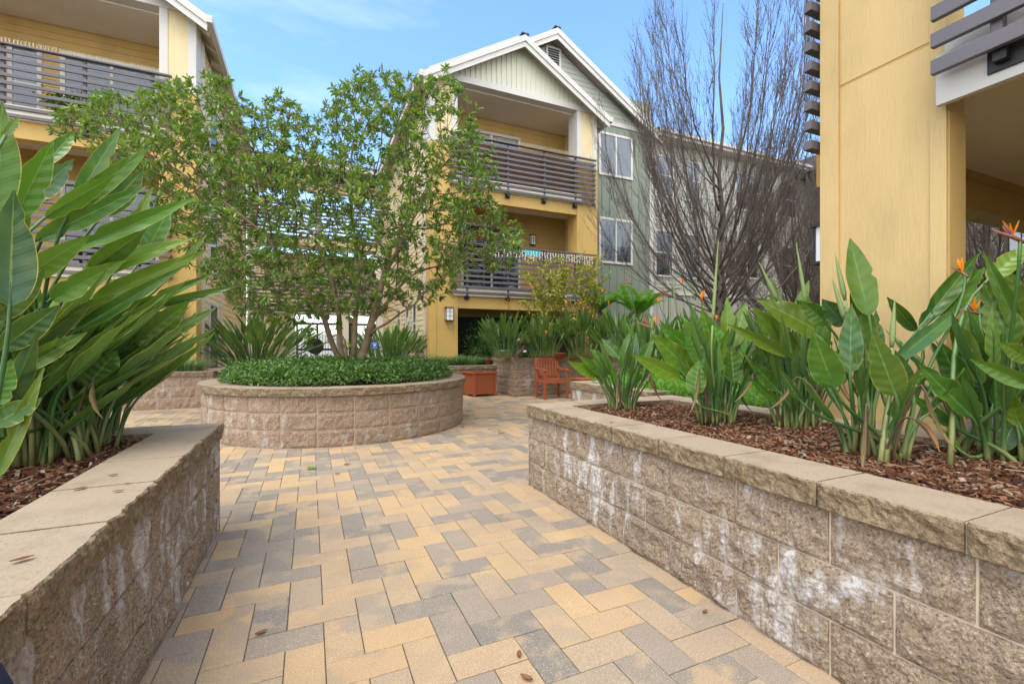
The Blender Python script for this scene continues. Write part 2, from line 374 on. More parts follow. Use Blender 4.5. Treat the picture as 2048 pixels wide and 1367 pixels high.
# ------------------------------------------------------------------ ground
g = MB(); g.grid(np.array([[(x, y, -.012) for x in np.linspace(-60, 80, 30)] for y in np.linspace(-40, 100, 30)]))
g.build('ground', M['dirt'], kind='structure')
g = MB(); g.add([(-9, -3, -.005), (14, -3, -.005), (14, 14.2, -.005), (-9, 14.2, -.005)], [(0, 1, 2, 3)]); g.build('paving_bed', M['joint'], kind='structure')
g = MB(); g.add([(-30, 20.6, -.003), (40, 20.6, -.003), (40, 40, -.003), (-30, 40, -.003)], [(0, 1, 2, 3)]); g.build('street', M['asphalt'], kind='structure')
g = MB(); g.add([(-2.1, 14.2, -.002), (2.9, 14.2, -.002), (2.9, 20.6, -.002), (-2.1, 20.6, -.002)], [(0, 1, 2, 3)]); g.build('entry_path', M['cap'], kind='structure')
def pavers():
    A = .1453; X0, Y0 = .055, -.01; gap = .0017; bv = .0028
    V = []; F = []; n = 0
    for i in range(-60, 66):
        for j in range(-14, 92):
            m = (i - j) % 4
            if m == 0: w, h = 2, 1
            elif m == 3: w, h = 1, 2
            else: continue
            x0, x1 = X0+i*A+gap, X0+(i+w)*A-gap; y0, y1 = Y0+j*A+gap, Y0+(j+h)*A-gap
            if x0 > 9 or x1 < -8 or y1 < -2: continue
            if (x0 > 2.0 and y1 < 3.3) or (x1 < -.85 and y1 < 3.3): continue
            t = rng.normal(0, .0011, 3); zc = t[0]
            def z(x, y): return zc + (x-x0-.1)*t[1]*2.5 + (y-y0-.1)*t[2]*2.5
            for (a, b, c, d, dz) in ((x0, x1, y0, y1, -.012), (x0, x1, y0, y1, -bv), (x0+bv, x1-bv, y0+bv, y1-bv, 0)):
                V += [(a, c, z(a, c)+dz), (b, c, z(b, c)+dz), (b, d, z(b, d)+dz), (a, d, z(a, d)+dz)]
            for k in range(2):
                for q in range(4):
                    r_ = (q+1) % 4; F.append((n+k*4+q, n+k*4+r_, n+k*4+4+r_, n+k*4+4+q))
            F.append((n+8, n+9, n+10, n+11)); n += 12
    g = MB(); g.add(V, [np.array(F)]); g.build('herringbone_paving', M['paver'], kind='structure')
pavers()

# ------------------------------------------------------------------ split-face masonry
def fbm(p, sc, o=3):
    v = 0; a = 1
    for _ in range(o):
        v += a*noise.noise(Vector(p)*sc); sc *= 2.1; a *= .5
    return v
BL, BH = .405, .205
def block_run(mb, mort, fn, length, rows, res, off0=0.0, amp=.016, depth=.02, bl=BL, stack=False, top=None):
    """fn(s, z, out)->xyz ; running bond of split-face blocks along s"""
    for r_ in range(rows):
        o = off0 + (0 if stack else (bl/2 if r_ % 2 else 0)); s0 = o - bl*math.ceil(o/bl + .001)
        z0 = r_*BH
        while s0 < length - .01:
            a = max(s0, 0) + (.0045 if s0 > 0 else 0); b = min(s0+bl, length) - (.0045 if s0+bl < length else 0); s0 += bl
            if b-a < .02: continue
            zz0, zz1 = z0+.0045, z0+BH-.0045
            nu = max(3, int((b-a)/res)+1); nv = max(3, int((zz1-zz0)/res)+1)
            us = np.linspace(a, b, nu); vs = np.linspace(zz0, zz1, nv); sd = random.random()*40
            P = np.zeros((nv+2, nu+2, 3))
            for iv in range(nv+2):
                for iu in range(nu+2):
                    u = us[min(max(iu-1, 0), nu-1)]; v = vs[min(max(iv-1, 0), nv-1)]
                    rim = iu in (0, nu+1) or iv in (0, nv+1)
                    if rim: out = -depth
                    else:
                        e = min(u-a, b-u, v-zz0, zz1-v); ed = min(1, e/.018)
                        out = (fbm((u*1.0+sd, v, sd), 11, 3)*amp + fbm((u, v, sd), 55, 2)*amp*.35)*(.35+.65*ed) - .008*(1-ed) + .003; out = max(out, -.006)
                    P[iv, iu] = fn(u, v, out)
            mb.grid(P)
    # mortar backing
    n = max(2, int(length/.15)+1); ss = np.linspace(0, length, n)
    mort.grid(np.array([[fn(s_, z, -.0095) for s_ in ss] for z in (-.01, rows*BH)]))
def cap_run(mb, fn, length, z0, z1, width, over, st, res=.02, offs=0.0, amp=.012, wob=.0, mort=None):
    """cap stones: fn(s, z, out); out=over is the front lip, out=over-width the inner edge"""
    if mort is not None:
        pr_ = [(over-width+.006, z0), (over-width+.006, z1-.004), (over-.014, z1-.004), (over-.018, z1-.02), (over-.018, z0)]; nn_ = max(2, int(length/.15)+1)
        mort.grid(np.array([[fn(min(max(u, .01), length-.01), z, o) for u in np.linspace(0, length, nn_)] for o, z in pr_]))
    s0 = -offs
    while s0 < length-.01:
        a = max(0, s0)+(.003 if s0 > 0 else 0); b = min(length, s0+st)-(.003 if s0+st < length else 0); s0 += st
        if b-a < .02: continue
        nu = max(3, int((b-a)/res)+1); us = np.linspace(a, b, nu); sd = random.random()*50; dz = random.uniform(-.0015, .0015)
        nf = 6; prof = [(over-width, z0)] + [(over-width + (width-.006)*t, z1) for t in np.linspace(0, 1, 5)] + [(over, z1-.006-(z1-z0-.012)*t) for t in np.linspace(0, 1, nf)] + [(over-.01, z0), (over-.09, z0)]
        P = np.zeros((len(prof), nu, 3))
        for iu, u in enumerate(us):
            for k, (o, z) in enumerate(prof):
                dd = 0
                if k >= 5:
                    edge = min(1, min(u-a, b-u)/.02+.25)
                    w_ = 1 if k > 5 else .75
                    dd = (fbm((u+sd, z*1.3, sd), 13, 3)*amp*1.1 + fbm((u, z, sd+9), 60, 2)*amp*.45)*w_*edge - .010*(1-edge)
                    if k == len(prof)-1: dd = 0
                elif k == 1: dd = 0
                P[k, iu] = fn(u, z+dz, o+dd)
        mb.grid(P)
        m = len(prof); i0 = mb.n - m*nu
        for c_ in (0, nu-1):
            f = [i0 + k*nu + c_ - mb.n for k in range(m)]
            mb.f.append(np.array([f if c_ == 0 else f[::-1]]) + mb.n)
def lin(p0, u, nrm_, zb=0.0):
    p0 = np.array([*p0, zb], float); u = np.array([*u, 0], float); n_ = np.array([*nrm_, 0], float)
    return lambda s, z, o: p0 + u*s + np.array([0, 0, z]) + n_*o
def planter(name, label, runs, rows, bmat, cmat, res=.05, cres=.05, group=None, width=.30, over=.03, capst=.42, amp=.016, stack=False):
    """runs: list of (fn, length, offs, cap?, (cap length adj start,end))"""
    t = empty(name, runs[0][0](0, 0, 0), 0, label, 'planter', group); o = t.location.copy()
    wb, mo, cp = MB(), MB(), MB(); H = rows*BH
    for (fn, L, off, wall, cap, cs, ce) in runs:
        if wall: block_run(wb, mo, fn, L, rows, res, off, amp, stack=stack, bl=.424 if stack else BL)
        if cap: cap_run(cp, (lambda s, z, o_, fn=fn, cs=cs: fn(s+cs, z, o_)), L-cs+ce, H+.002, H+.097, width, over, capst, cres, random.random()*.3 if off == 0 else off*.5, mort=mo)
    wb.build('block_wall', bmat, t, origin=None); mo.build('mortar', M['mortar'], t); cp.build('capstone', cmat, t)
    for c_ in t.children:
        c_.location = (-o[0], -o[1], -o[2])
    return t
def mulch_bed(label, x0, x1, y0, y1, z, n, big=1.0, area=None):
    """bark chips lying on a lumpy soil sheet: one stuff object"""
    xs = np.linspace(x0, x1, max(3, int((x1-x0)/.06))); ys = np.linspace(y0, y1, max(3, int((y1-y0)/.06)))
    hz = lambda x, y: z + .028*noise.noise(Vector((x*2.2, y*2.2, z))) + .012*noise.noise(Vector((x*9, y*9, 1)))
    s_ = MB(); s_.grid(np.array([[(x, y, hz(x, y)-.012) for x in xs] for y in ys])); s_.build('bed_soil', M['soil'], kind='structure')
    c = MB()
    for _ in range(n):
        x, y = random.uniform(x0, x1), random.uniform(y0, y1)
        L = random.choice((.007, .010, .014, .020, .030))*random.uniform(.7, 1.3)*big; W = L*random.uniform(.12, .42); T = random.uniform(.0012, .004)
        a = random.uniform(0, 6.283); tl = random.gauss(0, .28); rl = random.gauss(0, .35)
        ax = np.array([math.cos(a)*math.cos(tl), math.sin(a)*math.cos(tl), math.sin(tl)]); sd = nrm(np.cross((0, 0, 1), ax)); up = np.cross(ax, sd)
        sd, up = sd*math.cos(rl)+up*math.sin(rl), up*math.cos(rl)-sd*math.sin(rl)
        p = np.array([x, y, hz(x, y) + random.uniform(-.004, .016)])
        k1, k2 = random.uniform(.3, 1), random.uniform(.3, 1)
        v = [p-ax*L-sd*W*k1-up*T, p+ax*L-sd*W*k2-up*T, p+ax*L+sd*W*k1-up*T, p-ax*L+sd*W*k2-up*T,
             p-ax*L*.9-sd*W*k1+up*T, p+ax*L*.95-sd*W*k2+up*T, p+ax*L+sd*W*k1*.9+up*T, p-ax*L+sd*W*k2*.9+up*T]
        c.add(v, [np.array([(3, 2, 1, 0), (4, 5, 6, 7), (0, 1, 5, 4), (1, 2, 6, 5), (2, 3, 7, 6), (3, 0, 4, 7)])])
    return c.build('bark_mulch', M['mulch'], label=label, cat='mulch', kind='stuff')

Hc = 3*BH+.097     # cap top of the standard walls, .712
# near right bed: face toward path is X=1.752, n=-X ; near wall ends at Y=3.55 ; back wall at X 3.40
planter('block_planter', 'long tan split-face block planter with whitish stains along the right of the path', [
    (lin((1.752, 3.56), (0, -1), (-1, 0)), 6.0, .08, True, True, 0, 0),
    (lin((3.40, 3.57), (-1, 0), (0, 1)), 1.65, .1, True, True, 0, -.27),
    (lin((3.38, -2.4), (0, 1), (1, 0)), 5.97, .2, True, True, 0, -.27),
    ], 3, M['block'], M['cap'], .0135, .018)
planter('block_planter', 'tan split-face block planter in the lower left corner with white streaks', [
    (lin((-.555, -1.2), (0, 1), (1, 0)), 4.72, .125, True, True, 0, 0),
    (lin((-.545, 3.53), (-1, 0), (0, 1)), 3.2, .1, True, True, .27, 0),
    ], 3, M['block_left'], M['cap'], .0135, .018)
# the inner sides of the near walls
mb = MB()
mulch_bed('reddish bark mulch under the paddle leaved plants in the right planter', 2.02, 3.12, -.6, 3.30, .672, 40000)
mulch_bed('reddish bark mulch under the paddle leaved plants in the left planter', -3.0, -.80, .3, 3.28, .668, 24000)
# ring planter
RC, RR = np.array([.5, 7.72]), 1.89
ringf = lambda s, z, o: np.array([RC[0]+(RR+o)*math.sin(s/RR), RC[1]-(RR+o)*math.cos(s/RR), z])
_o = (1.0) * RR
planter('round_planter', 'round block planter holding the multi-trunked tree and its ground cover',
        [(ringf, 2*math.pi*RR, .0, True, True, 0, 0)], 3, M['block_pink'], M['cap_red'], .025, .03, capst=.40, width=.34, over=.045, amp=.011, stack=True)
planter('block_planter', 'low block planter with strappy grass at the left edge of the plaza', [
    (lin((-6.0, 10.62), (1, 0), (0, -1)), 4.25, .1, True, True, 0, 0),
    (lin((-1.75, 10.62), (0, 1), (1, 0)), 2.0, .1, True, True, .27, 0)], 3, M['block_pink'], M['cap_red'], .05, .05)
planter('block_planter', 'low block planter with strappy grass behind the redwood planter box', [
    (lin((2.6, 11.0), (1, 0), (0, -1)), 1.88, .1, True, True, 0, 0)], 3, M['block_pink'], M['cap_brown'], .05, .05)
planter('block_planter', 'taller block planter of four courses behind the garden chair', [
    (lin((4.46, 11.3), (0, -1), (-1, 0)), 1.43, .1, True, True, 0, 0),
    (lin((4.46, 9.87), (1, 0), (0, -1)), 5.5, .13, True, True, .27, 0)], 4, M['block_pink'], M['cap_brown'], .03, .04)
planter('block_planter', 'light capped block planter with bright green ferny growth beyond the right bed', [
    (lin((3.41, 5.55), (0, -1), (-1, 0)), 1.68, .1, True, True, 0, 0),
    (lin((9.5, 5.55), (-1, 0), (0, 1)), 6.09, .1, True, True, 0, -.27)], 3, M['block'], M['cap'], .04, .03)
for nm, (x0, x1, y0, y1, z) in {'a': (3.68, 9.4, 3.8, 5.3, .62), 'b': (-6, -2.03, 10.9, 11.62, .66), 'c': (2.6, 4.3, 11.25, 11.7, .66), 'd': (4.75, 9.9, 10.1, 11.68, .85), 'e': (-2.05, 2.8, 12.6, 14.1, .45), 'f': (6.4, 14, 5.6, 8.4, .60), 'g': (3.6, 10, 3.0, 3.82, .6), 'h': (8.2, 16, 8.4, 12.9, .60)}.items():
    g = MB(); g.grid(np.array([[(x, y, z+.02*noise.noise(Vector((x*3, y*3, 0)))) for x in np.linspace(x0, x1, 20)] for y in np.linspace(y0, y1, 12)])); g.build('bed_soil', M['soil'], kind='structure')
g = MB(); an = np.linspace(0, 2*math.pi, 41)
g.grid(np.array([[(RC[0]+r_*math.cos(a), RC[1]+r_*math.sin(a), .64+.05*(1-r_/1.6)) for a in an] for r_ in (1.62, 1.1, .6, .01)])); g.build('bed_soil', M['soil'], kind='structure')

# loose bits on the paving and caps
def leaf_bit(p, a, L, W, mat, name, label, cat, group, curl=.3):
    mb = MB(); P = []
    for i, t in enumerate(np.linspace(0, 1, 6)):
        w = W*math.sin(math.pi*min(1, t*.95+.03))**.7; P.append([(t*L-L/2, w*u, .004+curl*L*(u*u*.4+(t-.5)**2*.6)) for u in (-1, -.5, 0, .5, 1)])
    mb.grid(np.array(P)); o = mb.build(name, mat, None, True, label, cat, group); o.location = tuple(p); o.rotation_euler = (0, 0, a); return o
for (px, py, a, L, lab) in [(522, 1266, .4, .045, 'brown curled leaf lying on the paving low in the middle'), (1038, 1310, 1.0, .04, 'brown curled leaf by the wide joint near the lower middle edge'),
                            (1053, 1357, 2.2, .05, 'brown curled leaf at the very bottom edge of the paving'), (1410, 1224, .2, .035, 'small brown leaf on a tan paver close to the right planter'),
                            (694, 929, .2, .06, 'thin dry leaf on a grey paver right of the green sprig'), (675, 948, .5, .05, 'thin dry leaf just below right of the green sprig')]:
    leaf_bit(on_z(px, py, .004), a, L, L*.22, M['dry_leaf'], 'fallen_leaf', lab, 'leaf', 'dry leaves on the paving')
for (px, py, a, L, lab) in [(1223, 845, .5, .03, 'dark curled bark flake on the right planter cap'), (1277, 866, .2, .018, 'tiny dark bark speck on the right planter cap'),
                            (44, 1120, .5, .04, 'longest bark flake alone on the nearest left capstone'), (226, 951, .1, .03, 'bark flake right of the mulch on the left cap'), (160, 978, .6, .04, 'red bark flake by the mulch edge on the left cap'),
                            (255, 968, .1, .02, 'thin bark sliver near the lip of the left cap'), (236, 983, .1, .03, 'long thin bark sliver near the lip of the left cap')]:
    leaf_bit(on_z(px, py, Hc+.002), a, L, L*.25, M['mulch'], 'bark_flake', lab, 'bark flake', 'bark flakes on the planter caps', .1)
for (px, py, a, lab) in [(1003, 866, .2, 'yellow fallen leaf on the paving by the right planter corner'), (925, 853, 1.1, 'pale yellow fallen leaf on the paving right of the round planter')]:
    leaf_bit(on_z(px, py, .004), a, .12, .02, M['yellow_leaf'], 'fallen_leaf', lab, 'leaf', 'yellow leaves on the paving')
sp = MB()
for k in range(9):
    a = k*.8; L = .05
    c = np.array([math.cos(a), math.sin(a), .35]); q = np.array([-math.sin(a), math.cos(a), 0])
    P = [[c*L*t + q*u*.017*math.sin(math.pi*min(1, t+.06)) + np.array([0, 0, .005]) for u in (-1, 0, 1)] for t in (.25, .5, .8, 1.1)]
    sp.grid(np.array(P))
o = sp.build('weed_sprig', M['fern_leaf'], None, True, 'small green sprig of leaves lying on the paving', 'sprig'); o.location = tuple(on_z(622, 937, .004))
# ------------------------------------------------------------------ building kit: walls in a local frame (u along, o outward, z up)
class Fr:
    def __init__(s, kind, base): s.k = kind; s.b = base
    def p(s, u, o, z):
        return {'-y': (u, s.b-o, z), '+y': (u, s.b+o, z), '+x': (s.b+o, u, z), '-x': (s.b-o, u, z)}[s.k]
def wbox(mb, F, u0, u1, o0, o1, z0, z1):
    a = F.p(u0, o0, z0); b = F.p(u1, o1, z1)
    return mb.box(min(a[0], b[0]), max(a[0], b[0]), min(a[1], b[1]), max(a[1], b[1]), z0, z1)
def lap(mb, F, u0, u1, z0, z1, pitch=.15, d=.016, cut=None, holes=()):
    """lap siding; cut(z)->(u0,u1) trims for gables; holes (u0,u1,z0,z1)"""
    z = z0
    while z < z1-.005:
        zt = min(z+pitch, z1); spans = [(u0, u1)]
        if cut:
            a, b = cut(z); a2, b2 = cut(zt)
            if b-a < .02: break
            v = [F.p(a, d, z), F.p(b, d, z), F.p(b2, .002, zt), F.p(a2, .002, zt), F.p(a, 0, z), F.p(b, 0, z)]
            mb.add(v, [np.array([(0, 1, 2, 3), (4, 5, 1, 0)])]); z = zt; continue
        for (h0, h1, g0, g1) in holes:
            if zt > g0+.01 and z < g1-.01:
                ns = []
                for (a, b) in spans:
                    if h1 <= a or h0 >= b: ns.append((a, b)); continue
                    if h0 > a: ns.append((a, h0))
                    if h1 < b: ns.append((h1, b))
                spans = ns
        for a, b in spans:
            v = [F.p(a, d, z), F.p(b, d, z), F.p(b, .002, zt), F.p(a, .002, zt), F.p(a, 0, z), F.p(b, 0, z)]
            mb.add(v, [np.array([(0, 1, 2, 3), (4, 5, 1, 0)])])
        z = zt
    return mb
def battens(mb, F, u0, u1, z0, z1f, sp=.3, w=.04, d=.018, holes=()):
    u = u0+sp*.5
    while u < u1:
        zt = z1f(u) if callable(z1f) else z1f; segs = [(z0, zt)]
        for (h0, h1, g0, g1) in holes:
            if u+w > h0 and u-w < h1:
                ns = []
                for a, b in segs:
                    if g1 <= a or g0 >= b: ns.append((a, b)); continue
                    if g0 > a: ns.append((a, g0))
                    if g1 < b: ns.append((g1, b))
                segs = ns
        for a, b in segs:
            if b-a > .03: wbox(mb, F, u-w/2, u+w/2, 0, d, a, b)
        u += sp
def window(par, F, u0, u1, z0, z1, split='v', blind=1.0, fw=.07, trim=.0, proud=.048, label=None, midrail=False):
    """window: frame part with pane, blind and dark-room sub-parts, set on wall face"""
    f = MB(); a = fw
    wbox(f, F, u0, u1, 0, proud, z1-a, z1); wbox(f, F, u0, u1, 0, proud, z0, z0+a)
    wbox(f, F, u0, u0+a, 0, proud-.002, z0+a, z1-a); wbox(f, F, u1-a, u1, 0, proud-.002, z0+a, z1-a)
    if split == 'v': m = (u0+u1)/2; wbox(f, F, m-.03, m+.03, 0, proud-.006, z0+a, z1-a)
    if split == 'h' or midrail: m = (z0+z1)/2+.03; wbox(f, F, u0+a, u1-a, 0, proud-.009, m-.025, m+.025)
    fo = f.build('window_frame', M['white'], par, bevel=.004)
    b = MB(); wbox(b, F, u0+a, u1-a, .0205, .022, z1-a-(z1-z0-2*a)*blind, z1-a); b.build('window_blind', M['blind'], fo)
    if blind < .97: b = MB(); wbox(b, F, u0+a, u1-a, .017, .0185, z0+a, z1-a-(z1-z0-2*a)*blind+.02); b.build('dark_opening', M['room'], fo)
    p = MB(); wbox(p, F, u0+a, u1-a, .026, .028, z0+a, z1-a); p.build('pane', M['glass'], fo)
    return fo
def railing(par, F, u0, u1, ztop, o, n=9, pitch=.148, h=.064, th=.035, posts=(), zdeck=None, spikes=True, wrap=0.0):
    r = MB()
    wbox(r, F, u0-.02, u1+.02, o-.02, o+th+.035, ztop-.035, ztop)            # flat top rail
    for k in range(n):
        zt = ztop-.115-k*pitch; wbox(r, F, u0, u1, o, o+th, zt-h, zt)
    rail = r.build('railing', M['slat'], par, bevel=.004)
    p = MB(); k_ = MB(); zb = ztop-.115-(n-1)*pitch-h
    for u in posts:
        p = MB(); k_ = MB()
        wbox(p, F, u-.028, u+.028, o-.048, o-.003, zb-.05, ztop-.04)
        wbox(k_, F, u-.07, u+.07, o-.060, o-.050, zb-.16, zb+.02)
        wbox(k_, F, u-.04, u+.04, o-.049, o+.01, zb-.12, zb-.055)
        po = p.build('rail_post', M['slat'], rail); k_.build('bracket', M['black'], rail)

    if wrap:
        for uu in (u0, u1):
            w = MB()
            for k in range(n):
                zt = ztop-.115-k*pitch; wbox(w, F, uu-(th if uu == u1 else 0), uu+(th if uu == u0 else 0), o-wrap, o-.001, zt-h, zt)
            w.build('return_slats', M['slat'], rail)
    if spikes:
        s = MB(); u = u0
        while u < u1:
            for q in (-1, 0, 1):
                dx = .02*q+random.uniform(-.008, .008)
                a = np.array(F.p(u+dx*.2, o+.02+q*.012, ztop)); b = np.array(F.p(u+dx*1.6, o+.02+q*.035, ztop+.10+random.uniform(0, .02)))
                s.tube([a, b], [.0028, .0018], 3, False)
            u += .055
        s.build('bird_spikes', M['spike'], rail)
    return rail
def lantern(par, F, u, z, name='wall_lantern', w=.17, h=.29, d=.13):
    f = MB()
    wbox(f, F, u-w/2-.015, u+w/2+.015, 0, d+.02, z+h/2, z+h/2+.02); wbox(f, F, u-w/2-.006, u+w/2+.006, 0, d+.008, z-h/2-.02, z-h/2)
    for a in (u-w/2, u+w/2-.012): wbox(f, F, a, a+.012, d-.012, d, z-h/2, z+h/2); wbox(f, F, a, a+.012, 0, .012, z-h/2, z+h/2)
    wbox(f, F, u-.005, u+.005, d+.001, d+.006, z-h/2, z+h/2)
    for q in (.33, .68): wbox(f, F, u-w/2+.012, u+w/2-.012, d+.001, d+.005, z-h/2+q*h, z-h/2+q*h+.008)
    fo = f.build(name, M['black'], par)
    b = MB(); wbox(b, F, u-w/2+.013, u+w/2-.013, .013, d-.001, z-h/2, z+h/2); b.build('lantern_glass', M['lantern_glass'], fo)
    return fo
def part(par, name, mat, boxes, F=None, bevel=0, one=False):
    if one:
        m = MB()
        for b in boxes: (wbox(m, F, *b) if F else m.box(*b))
        return m.build(name, mat, par, bevel=bevel)
    for b in boxes:
        m = MB(); (wbox(m, F, *b) if F else m.box(*b)); o = m.build(name, mat, par, bevel=bevel)
    return o

FL = 2.94   # storey height; rails 6.90 / 4.00
def gable_block(t, xl, xr, side, Y0=11.7, depth=1.55, back=20.0, ol=.75, orr=.72):
    """three-storey gabled porch block on face Y=Y0 between xl and xr"""
    F = Fr('-y', Y0); Fb = Fr('-y', Y0+depth); a, b = xl+ol, xr-orr; xc = (xl+xr)/2; SL = .594
    # corner posts, level 3: white / yellow / white strips ; lower levels ochre posts
    tr = MB(); yl = MB(); yp = MB()
    for (u0, u1) in ((xl, a), (b, xr)):
        w = u1-u0; tr, yl, yp = MB(), MB(), MB()
        wbox(tr, F, u0, u0+.15, -.5, .012, 6.73, 8.33); wbox(tr, F, u1-.15, u1, -.5, .012, 6.73, 8.33)
        wbox(tr, F, u0, u1, -.5, .022, 6.61, 6.73)
        wbox(yl, F, u0+.15, u1-.15, -.5, -.004, 6.73, 8.33)
        wbox(yp, F, u0, u1, -.52, 0, 0, 6.61)
        wbox(yp, F, u0-.004, u0+.17, -.3, .014, .0, 6.60); wbox(yp, F, u1-.10, u1+.004, -.3, .014, .0, 6.60)
        yp.build('corner_post', M['yellow'], t, bevel=.005); yl.build('post_panel', M['yellow_pale'], t); tr.build('white_trim', M['white'], t, bevel=.005)
    tr = MB(); wbox(tr, F, xl-.03, xr+.03, -.5, .02, 8.33, 8.51)
    tr.build('white_trim', M['white'], t, bevel=.005)
    # gable field
    hz = lambda u: 8.51 + SL*max(0, (xr-xl)/2+.05-abs(u-xc))
    gf = MB(); gf.poly([(xl, Y0+.02, 8.51), (xr, Y0+.02, 8.51), (xr, Y0+.02, hz(xr)), (xc, Y0+.02, hz(xc)), (xl, Y0+.02, hz(xl))], (0, .1, 0))
    battens(gf, Fr('-y', Y0+.018), xl, xr, 8.512, lambda u: hz(u)-.02, .152, .022, .02); gf.build('gable_field', M['sage_pale'], t)
    # beams + fascias + decks
    for lv, zt in ((3, 5.60), (2, 2.66)):
        part(t, 'porch_beam', M['yellow'], [(a-.001, b+.001, -.22, -.004, zt-.43, zt-.10)], F, .004)
        part(t, 'deck_fascia', M['cream'] , [(a-.12, b+.12, -.2, .07, zt-.10+.003, zt+.17)], F, .004)
        part(t, 'balcony_deck', M['soffit'], [(xl+.02, xr-.02, -depth, -.23, zt-.12, zt+.12)], F)
    part(t, 'porch_ceiling', M['soffit'], [(xl+.16, xr-.16, -depth, -.24, 8.30, 8.40)], F)
    # recessed walls
    holes = []
    for z0, z1 in ((0, 2.54), (2.78, 5.48), (5.72, 8.30)):
        bw = MB(); lap(bw, Fb, xl, xr, z0, z1); bw.build('recessed_wall', M['yellow_deep'], t)
        for Q in (Fr('-x', xr-.2), Fr('+x', xl+.2)): sw = MB(); lap(sw, Q, Y0+.52, Y0+depth, z0, z1); sw.build('side_wall', M['yellow_pale'], t)
    # railings
    for zt in (6.88, 3.99):
        sp = zt > 5
        railing(t, F, a-.22, b+.60 if side == 'r' else b+.22, zt, .085, 9, .148, .064, .035, [a+.25, (2*a+b)/3+.2, (a+2*b)/3+.1, b-.1][:4], spikes=sp, wrap=.09)
    # roof
    ov = .35; ex = .25; yb = Y0-ov; zr = 8.20; apex = 9.80
    hx = (xr-xl)/2+ex
    for sgn in (-1, 1):
        e = xc+sgn*hx; n = np.array([sgn*SL, 0, 1])/math.hypot(SL, 1)
        s = MB(); P = [(xc, yb+.02, apex+.10), (e, yb+.02, apex+.10-SL*hx), (e, back, apex+.10-SL*hx), (xc, back, apex+.10)]
        s.poly(P, (0, 0, -.055)); s.build('roof', M['shingle'], t)
        u = MB(); P = [(xc, yb+.03, apex+.042), (e, yb+.03, apex+.042-SL*hx), (e, back, apex+.042-SL*hx), (xc, back, apex+.042)]
        u.poly(P, (0, 0, -.03)); u.build('eave_boarding', M['soffit'], t)
        f = MB(); q = apex+.085
        f.poly([(xc, yb, q), (e, yb, q-SL*hx), (e, yb, q-SL*hx-.17), (xc, yb, q-.17)], (0, .03, 0))
        f.poly([(xc, yb+.032, q-.14), (e, yb+.032, q-.14-SL*hx), (e, yb+.032, q-.14-SL*hx-.18), (xc, yb+.032, q-.14-.18)], (0, .03, 0))
        f.build('barge_board', M['white'], t)
        gt = MB(); gx = e+sgn*.05
        for i in range(2): gt.box(min(e, e+sgn*.10), max(e, e+sgn*.10), yb-.01, back, q-SL*hx-.15+i*.075, q-SL*hx-.08+i*.075+.004*i)
        gt.build('gutter', M['white'], t)
        y = yb+.5
        while y < back-.3:
            rf = MB(); rf.bar((xc+sgn*(hx-.75), y, apex-SL*(hx-.75)-.04), (e-sgn*.02, y, apex-.04-SL*(hx-.02)), .05, .10); y += .6; rf.build('rafter', M['cream'], t)
    rc = MB(); rc.bar((xc, yb, apex+.11), (xc, back, apex+.11), .22, .04); rc.build('ridge_cap', M['shingle'], t)

# ---- right-hand yellow building (gabled porch block + green and greige wing)
B1 = empty('apartment_building', (5.5, 13, 0), 0, 'yellow and green three-storey building with two gables behind the bare tree', 'building')
def at_root(t):   # builders below write world coordinates; children keep them
    for c in t.children: c.location = (-t.location[0], -t.location[1], -t.location[2])
gable_block(B1, 2.87, 8.10, 'r')
F13 = Fr('-y', 13.0); Fs = Fr('-x', 2.87)
W = MB(); W.box(8.06, 11.30, 13.0, 13.2, 0, 10.0)
hol = [(9.06, 10.5, 4.07, 5.66), (9.06, 10.5, 7.1, 8.6)]
W.build('green_wall', M['green'], B1)
bt = MB(); battens(bt, F13, 8.10, 11.28, .75, 8.75, .32, .045, .02, [(h[0]-.05, h[1]+.05, h[2]-.05, h[3]+.05) for h in hol] + [(8, 11.4, 5.93, 5.97)]); bt.build('batten', M['green'], B1)
part(B1, 'water_table', M['sage'], [(8.1, 11.3, 0, .04, .35, .75), (11.3, 24, 0, .043, .35, .75)], F13)
part(B1, 'white_trim', M['white'], [(8.10, 11.4, 0, .035, 8.88, 9.02), (11.28, 11.43, 0, .04, .75, 9.1)], F13)
lw = MB(); lw.box(8.06, 8.1, 11.72, 13.0, 0, 8.4); lw.build('side_wall', M['yellow_pale'], B1)
